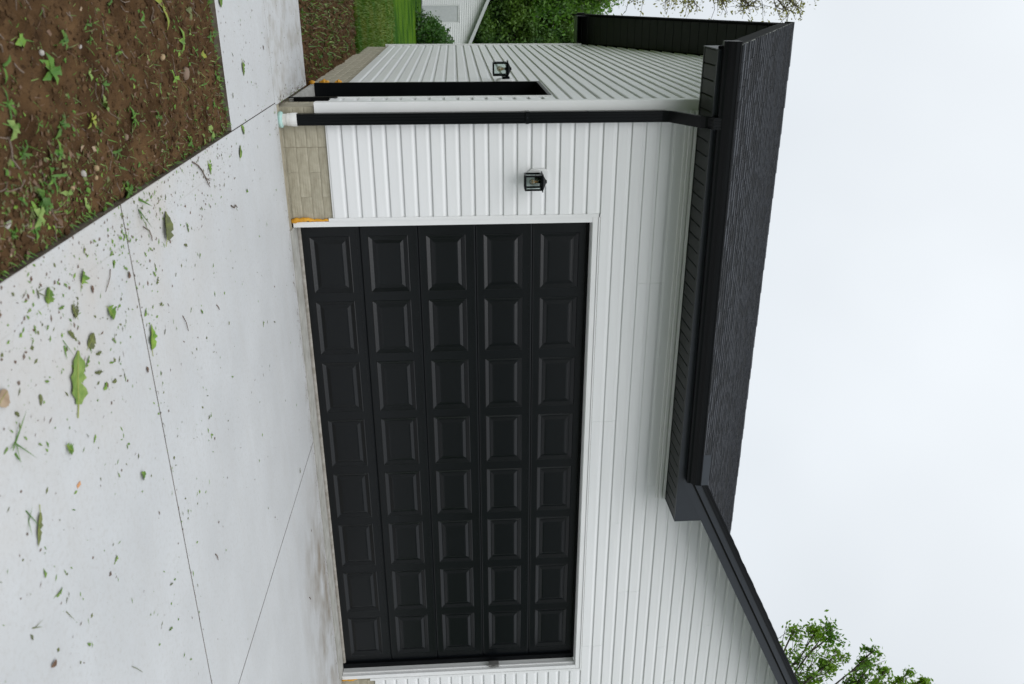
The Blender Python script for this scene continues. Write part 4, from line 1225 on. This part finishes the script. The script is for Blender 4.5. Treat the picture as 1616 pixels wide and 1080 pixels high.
for i in range(2100):
    x = -1.0 - abs(r2.gauss(0, .45)) if r2.random() < .6 else r2.uniform(-2.4, -1.0); y = r2.uniform(-5.0, -1.5)
    blade(mb, x, y, soil_h(x, y), r2.uniform(.012, .06), r2.uniform(.002, .006), r2.uniform(0, 6.28), r2.uniform(.05, 1.1), .3, r2.choices((0, 1, 2, 3), (5, 2, 3, 2))[0])
for i in range(4300):
    x = r2.uniform(-3.4, -0.99); y = r2.uniform(1.3, 5.9)
    if r2.random() < .5 and y < 4: x = -1.7 + r2.gauss(0, .5)
    if x > -.99: continue
    blade(mb, x, y, soil_h(x, y), r2.uniform(.03, .13), r2.uniform(.005, .016), r2.uniform(0, 6.28), r2.uniform(.3, 1.3), .3, r2.choices((0, 1, 2, 3), (5, 2, 3, 2))[0])
for i in range(160):     # fringe at the concrete edges
    y = r2.uniform(-4.4, -1.5); x = -1.01 - r2.random() * .03
    blade(mb, x, y, soil_h(x, y), r2.uniform(.02, .06), r2.uniform(.003, .007), r2.uniform(-.9, .9), r2.uniform(.5, 1.3), .4, 0)
for i in range(150):
    x = r2.uniform(-2.0, -1.02); y = -1.48 - r2.random() * .05
    blade(mb, x, y, soil_h(x, y), r2.uniform(.02, .06), r2.uniform(.003, .008), r2.uniform(.6, 2.5), r2.uniform(.5, 1.3), .4, 0)
tag(build('sprouts', mb, [M_weed, M_leafO, M_leafBr, M_leafB]), kind='stuff')
# shredded leaves matted into the soil
mb = MB()
for i in range(2600):
    x = -1.01 - abs(r2.gauss(0, .5)); y = r2.uniform(-5.0, -1.5)
    if r2.random() < .35: x, y = r2.gauss(-1.16, .09), r2.gauss(-3.85, .3)
    if x > -1.012: continue
    s_ = .004 + (r2.random() ** 2.6) * .030; a = r2.uniform(0, 6.28); dx, dy = math.cos(a), math.sin(a); w = s_ * r2.uniform(.18, .5); z = soil_h(x, y) + .002
    t1, t2, t3 = (r2.uniform(-.25, .5) * s_ for _ in range(3))
    mb.add([(x - dx * s_ / 2, y - dy * s_ / 2, z), (x + dy * w, y - dx * w, z + max(0, t1) * .6), (x + dx * s_ / 2, y + dy * s_ / 2, z + max(0, t2) * .6), (x - dy * w, y + dx * w, z + max(0, t3) * .5)],
           [(0, 1, 2), (0, 2, 3)], r2.choices((0, 1, 2, 3, 4), (3, 5, 5, 2, .5))[0])
tag(build('shredded_leaves', mb, [M_weed, M_leafO, M_leafBr, M_leafA, M_tanleaf]), kind='stuff')
# straws and roots on the soil
mb = MB()
for i in range(150):
    x = r2.uniform(-2.2, -1.06); y = r2.uniform(-4.8, -1.55); a = r2.gauss(.55, .6); L = r2.uniform(.03, .13)
    pts = [(x + math.cos(a + j * .15) * L * j / 3, y + math.sin(a + j * .15) * L * j / 3, soil_h(x + math.cos(a) * L * j / 3, y + math.sin(a) * L * j / 3) + .004) for j in range(4)]
    mb.tube(pts, r2.uniform(.001, .0028), 4)
tag(build('rootlets', mb, M_twig), kind='stuff')

# lawn grass
mb = MB()
for i in range(42000):
    y = 5.6 + (r2.random() ** 1.5) * 9.4; x = r2.uniform(-2.6 - .06 * y, -0.7 + .02 * y)
    if mn.noise(Vector((x * .5, y * 1.2, 1))) > .32 and r2.random() < .7: continue
    z = lawn_h(x, y); L = r2.uniform(.03, .085); a = r2.uniform(0, 6.28); w = .006 + .0012 * y; dx, dy = math.cos(a), math.sin(a); l2 = L * r2.uniform(.1, .9)
    mb.add([(x - dy * w, y + dx * w, z - .005), (x + dy * w, y - dx * w, z - .005), (x + dx * l2, y + dy * l2, z + L)], [(0, 1, 2)])
tag(build('lawn_grass', mb, M_grass), kind='stuff')


# ================================================================== trees and shrub
def limb(mbb, p0, p1, r0, r1, r, n=7, wob=.06, seg=5):
    p0, p1 = Vector(p0), Vector(p1); L = (p1 - p0).length; pts = []; rs_ = []
    for i in range(seg + 1):
        t = i / seg; q = p0.lerp(p1, t)
        if 0 < i < seg: q += Vector((r.uniform(-1, 1), r.uniform(-1, 1), r.uniform(-1, 1))) * L * wob
        q.z += L * .06 * math.sin(math.pi * t)
        pts.append(q); rs_.append(r0 * (1 - t) + r1 * t)
    mbb.tube(pts, rs_, n, 0, False)
    return pts


def leafquad(mbb, c, s, r, asp=.55):
    a = Vector((r.gauss(0, 1), r.gauss(0, 1), r.gauss(0, .7))).normalized(); b = a.orthogonal().normalized()
    b.rotate(Matrix.Rotation(r.uniform(0, 6.28), 3, a))
    u = b * s; v = a.cross(b) * s * asp
    mbb.add([c - u, c + v * .9 - u * .1, c + u, c - v * .9 - u * .1], [(0, 1, 2, 3)])


def tree(name, label, base, top_h, clumps, nleaf, ls, m, seed, r0=.22, twigs=5, spread=.45, cat='tree', group=None, leaf_pow=1.0, fork=.35):
    """clumps: list of (x,y,z,radius) giving where the crown's masses hang; each gets a limb and twigs."""
    r = random.Random(seed); t_ = empty(name, base); tag(t_, label, cat, group)
    wood = MB(); crown = MB(); base = Vector(base)
    topp = base + Vector((r.uniform(-.3, .3), r.uniform(-.3, .3), top_h))
    tr = limb(wood, base, topp, r0, r0 * .35, r, 9, .015, 7)
    for cx, cy, cz, cr in clumps:
        c = Vector((cx, cy, cz))
        hz = max(fork * top_h, min(top_h * .95, (cz - base.z) * .62)); t = hz / top_h * 7; i = min(6, int(t))
        st = tr[i].lerp(tr[i + 1], t - i)
        lp = limb(wood, st, c, r0 * .26, .022, r, 6, .05, 5)
        wt = max(.4, cr)
        nl = int(nleaf * wt)
        tips = []
        for k_ in range(int(twigs * (1 + cr))):
            a = lp[r.choice((3, 4, 5))]
            d = Vector((r.gauss(0, 1), r.gauss(0, 1), r.gauss(.15, .9))).normalized()
            e_ = c + d * cr * r.uniform(.5, 1.0)
            tp = limb(wood, a, e_, .014, .005, r, 4, .08, 4); tips += tp[1:]
            for q in range(2):
                e2 = tp[2] + Vector((r.gauss(0, 1), r.gauss(0, 1), r.gauss(.1, .8))).normalized() * cr * r.uniform(.25, .5)
                t2 = limb(wood, tp[2], e2, .010, .004, r, 3, .08, 3); tips += t2[1:]
        for k_ in range(nl):
            p = r.choice(tips) + Vector((r.gauss(0, 1), r.gauss(0, 1), r.gauss(0, 1))) * cr * spread * .33
            leafquad(crown, p, ls * r.uniform(.6, 1.25), r)
    build('trunk', wood, M_bark, t_, smooth=True)
    build('crown', crown, m, t_)
    return t_


def ball(cx, cy, cz, R_, n, r, rr=(.9, 1.5), flat=1.0):
    res = []
    for i in range(n):
        d = Vector((r.gauss(0, 1), r.gauss(0, 1), r.gauss(0, 1))).normalized() * R_ * r.uniform(.55, 1.0)
        res.append((cx + d.x, cy + d.y, cz + d.z * flat, r.uniform(*rr)))
    return res


rt = random.Random(5)
# dense trees behind the neighbour's house
tree('leafy_tree', 'dense green tree rising straight behind the roof of the far white house', (1.5, 58, -.5), 12, ball(1.5, 58, 6.4, 5.2, 60, rt, (1.2, 2.0), 1.15), 1500, .13, M_fol2, 31, .3, group='trees behind the far white house')
tree('leafy_tree', 'green tree behind the far white house, mostly hidden by the garage wall', (7.5, 60, -.5), 12, ball(7.0, 60, 6.4, 5.2, 40, rt, (1.4, 2.2), 1.15), 900, .16, M_fol2, 32, .3, group='trees behind the far white house')
tree('leafy_tree', 'green tree standing left of the far white house roof', (-5.0, 60, -.5), 13, ball(-4.0, 60, 7.2, 5.2, 44, rt, (1.4, 2.2), 1.15), 1100, .15, M_fol2, 33, .3, group='trees behind the far white house')
tree('leafy_tree', 'tallest green tree in the second row behind the far white house', (0.5, 70, -.5), 14, ball(1.0, 70, 7.6, 6.4, 60, rt, (1.8, 2.8), 1.1), 700, .24, M_fol2, 35, .3, group='trees behind the far white house')
tree('leafy_tree', 'fresh green tree reaching over the far lawn from the left', (-6.4, 33, -.3), 12, ball(-3.75, 33, 6.9, 3.7, 54, rt, (.9, 1.4), .75), 900, .105, M_fol1, 34, .28)
# the sparse budding tree, in front of the white sky
cl = [(-2.0, 16, 5.4, .9), (-1.75, 16.4, 6.0, .75), (-1.65, 15.6, 6.8, .7), (-1.6, 16.3, 7.5, .7), (-1.45, 16.0, 8.3, .7), (-1.35, 16.2, 9.1, .65), (-1.3, 15.8, 9.9, .65), (-1.4, 16.2, 10.3, .6), (-2.4, 16.5, 9.0, 1.0), (-2.4, 15.5, 7.4, 1.0), (-3.0, 16, 10.2, 1.0),
      (-4.2, 16, 9.2, 1.3), (-4.6, 15.4, 7.4, 1.3), (-5.2, 16.4, 6.0, 1.2), (-4.0, 17, 11.0, 1.1), (-5.6, 16, 10.2, 1.2), (-3.2, 16.6, 6.3, 1.0)]
tree('budding_tree', 'sparse budding tree with yellowish spring leaves above the dark roof edge', (-4.6, 16, -.15), 11, cl, 520, .042, M_fol3, 41, .2, twigs=10, spread=.34)
# young spring tree to the right beyond the gable
def px(x, y, Y):      # a direction in the view turned into a point at depth Y
    d = F + R * ((y - 540) / FPX) + U * ((x - 808) / FPX); t = (Y - CAM.y) / d.y; return CAM + d * t


cl = [(*px(x, y, 10.0 + dz), r_) for x, y, dz, r_ in ((1250, 1000, 0, .42), (1285, 1000, .4, .45), (1310, 1005, -.3, .45), (1318, 1035, .2, .42), (1262, 1045, 0, .45), (1300, 1050, .2, .4), (1270, 1080, .2, .5),
                                                        (1375, 1030, -.2, .33), (1370, 1055, .1, .40), (1395, 1062, 0, .36), (1345, 1075, .2, .42), (1385, 1082, .2, .42), (1430, 1066, 0, .26), (1462, 1074, .1, .28), (1435, 1092, .2, .42), (1320, 1095, .1, .5),
                                                        (1350, 1115, .2, .8), (1290, 1120, .2, .8), (1420, 1130, .1, .8), (1480, 1115, .1, .6), (1320, 1160, .2, .9), (1460, 1170, .1, .9), (1250, 1100, .3, .6), (1400, 1190, .1, .9))]
bx = px(1380, 1180, 10.0)
tree('spring_tree', 'bright green spring tree showing above the gable roof slope', (bx.x, bx.y, -.2), 12, cl, 720, .064, M_fol4, 51, .10, twigs=7, spread=.55, fork=.45)

# unseen wood added behind the viewer to darken the garage door's reflections
mb = MB(); rw = random.Random(77)
for i in range(15000):
    a = math.radians(rw.uniform(95, 275)); R_ = rw.uniform(34, 40)
    h = 10.5 + 2.2 * mn.noise(Vector((a * 6, 0, 0))) + 1.4 * mn.noise(Vector((a * 21, 3, 0)))
    z = -.6 + h * rw.random() ** .8
    leafquad(mb, Vector((2 + R_ * math.sin(a), -5 + R_ * math.cos(a), z)), rw.uniform(.35, .75), rw, .8)
tag(build('wood', mb, M_fol2), kind='stuff')

# shrub by the neighbour's door
sh = tag(empty('shrub', (1.0, 33, -.35)), 'dark green leafy shrub beside the door of the far white house', 'shrub')
w_ = MB(); cr = MB(); rs_ = random.Random(9)
for i in range(80):
    x = rs_.uniform(-0.35, 3.6); top = -.35 + (1.25 + .75 * min(1, (x + .3) / 1.6)) * rs_.uniform(.6, 1.05)
    y = 33 + rs_.gauss(0, .6)
    pts = limb(w_, (x + rs_.gauss(0, .2), y, -.4), (x, y, top), .02, .005, rs_, 4, .05, 5)
    for k_ in range(220):
        t = rs_.random() ** .7; q = pts[0].lerp(pts[-1], t)
        leafquad(cr, q + Vector((rs_.gauss(0, .13), rs_.gauss(0, .16), rs_.gauss(0, .06))), rs_.uniform(.04, .09), rs_)
build('stem', w_, M_bark, sh); build('foliage', cr, M_shrub, sh)

# ================================================================== neighbour's house
nh = tag(empty('neighbour_house', (-4.5, 43, -.42)), 'far white gabled house with a pale door seen beyond the lawn', 'house')
NZ = -0.42; NY = 43.0
mb = MB()
nx0, nx1 = -10.5, 1.35; ez = 2.04; apx, apz = -4.6, 4.81
mb.add([(nx0, NY, NZ), (nx1, NY, NZ), (nx1, NY, ez), (apx, NY, apz), (nx0, NY, ez), (nx0, NY + 9, NZ), (nx1, NY + 9, NZ), (nx1, NY + 9, ez), (apx, NY + 9, apz), (nx0, NY + 9, ez)],
       [(0, 1, 2, 3, 4), (9, 8, 7, 6, 5), (1, 6, 7, 2), (0, 4, 9, 5)])
nw = build('wall', mb, M_ntrim, nh)
dx0, dx1, dzt = -0.86, -0.02, 1.60
z = NZ + .05
while z < apz - .1:
    hw0 = nx0 if z + .1 < ez else nx0 + (z + .1 - ez) / (apz - ez) * (apx - nx0)
    hw1 = nx1 if z + .1 < ez else nx1 - (z + .1 - ez) / (apz - ez) * (nx1 - apx)
    segs = [(hw0, hw1)]
    if z < dzt + .05: segs = [(hw0, dx0 - .06), (dx1 + .06, hw1)]
    for a, b in segs:
        mbb = MB(); mbb.prism([(NY - .05, z + .018), (NY - .022, z + .100), (NY - .001, z + .100), (NY - .001, z + .018)], lambda yy, zz: (a, yy, zz), lambda yy, zz: (b, yy, zz))
        build('siding_plank', mbb, M_nsiding, nw)
    z += .102
mb = MB(); mb.box(dx0 - .055, dx0, NY - .05, NY - .002, NZ + .02, dzt + .05); mb.box(dx1, dx1 + .055, NY - .05, NY - .002, NZ + .02, dzt + .05); mb.box(dx0, dx1, NY - .05, NY - .002, dzt, dzt + .05)
nd = build('door_frame', mb, M_nsiding, nh)
mb = MB(); mb.box(dx0 + .01, dx1 - .01, NY - .022, NY - .003, NZ + .04, dzt - .03); mb.box(dx0 + .10, dx1 - .10, NY - .03, NY - .0225, NZ + .14, .48); mb.box(dx0 + .10, dx1 - .10, NY - .03, NY - .0225, .60, dzt - .12)
build('door_leaf', mb, M_ndoor, nd)
mb = MB()
for sx, xe in ((1, nx1 + .30), (-1, nx0 - .30)):
    sl = (apz - ez) / (nx1 - apx) if sx > 0 else (apz - ez) / (apx - nx0)
    zt = apz - abs(xe - apx) * sl
    for y0, y1 in ((NY - .30, NY + 9.3),):
        mb.add([(apx, y0, apz + .02), (xe, y0, zt + .02), (xe, y1, zt + .02), (apx, y1, apz + .02), (apx, y0, apz + .16), (xe, y0, zt + .16), (xe, y1, zt + .16), (apx, y1, apz + .16)],
               [(0, 1, 2, 3), (7, 6, 5, 4), (0, 4, 5, 1), (1, 5, 6, 2), (2, 6, 7, 3)])
nr = build('roof', mb, M_nroof, nh)
mb = MB()
for sx, xe in ((1, nx1 + .30), (-1, nx0 - .30)):
    sl = (apz - ez) / (nx1 - apx) if sx > 0 else (apz - ez) / (apx - nx0)
    zt = apz - abs(xe - apx) * sl
    mb.add([(apx, NY - .33, apz - .02), (xe, NY - .33, zt - .02), (xe, NY - .33, zt + .17), (apx, NY - .33, apz + .17), (apx, NY - .302, apz - .02), (xe, NY - .302, zt - .02), (xe, NY - .302, zt + .17), (apx, NY - .302, apz + .17)],
           [(0, 1, 2, 3), (7, 6, 5, 4), (0, 4, 5, 1), (2, 6, 7, 3), (1, 5, 6, 2)])
build('rake_board', mb, M_ntrim, nr)
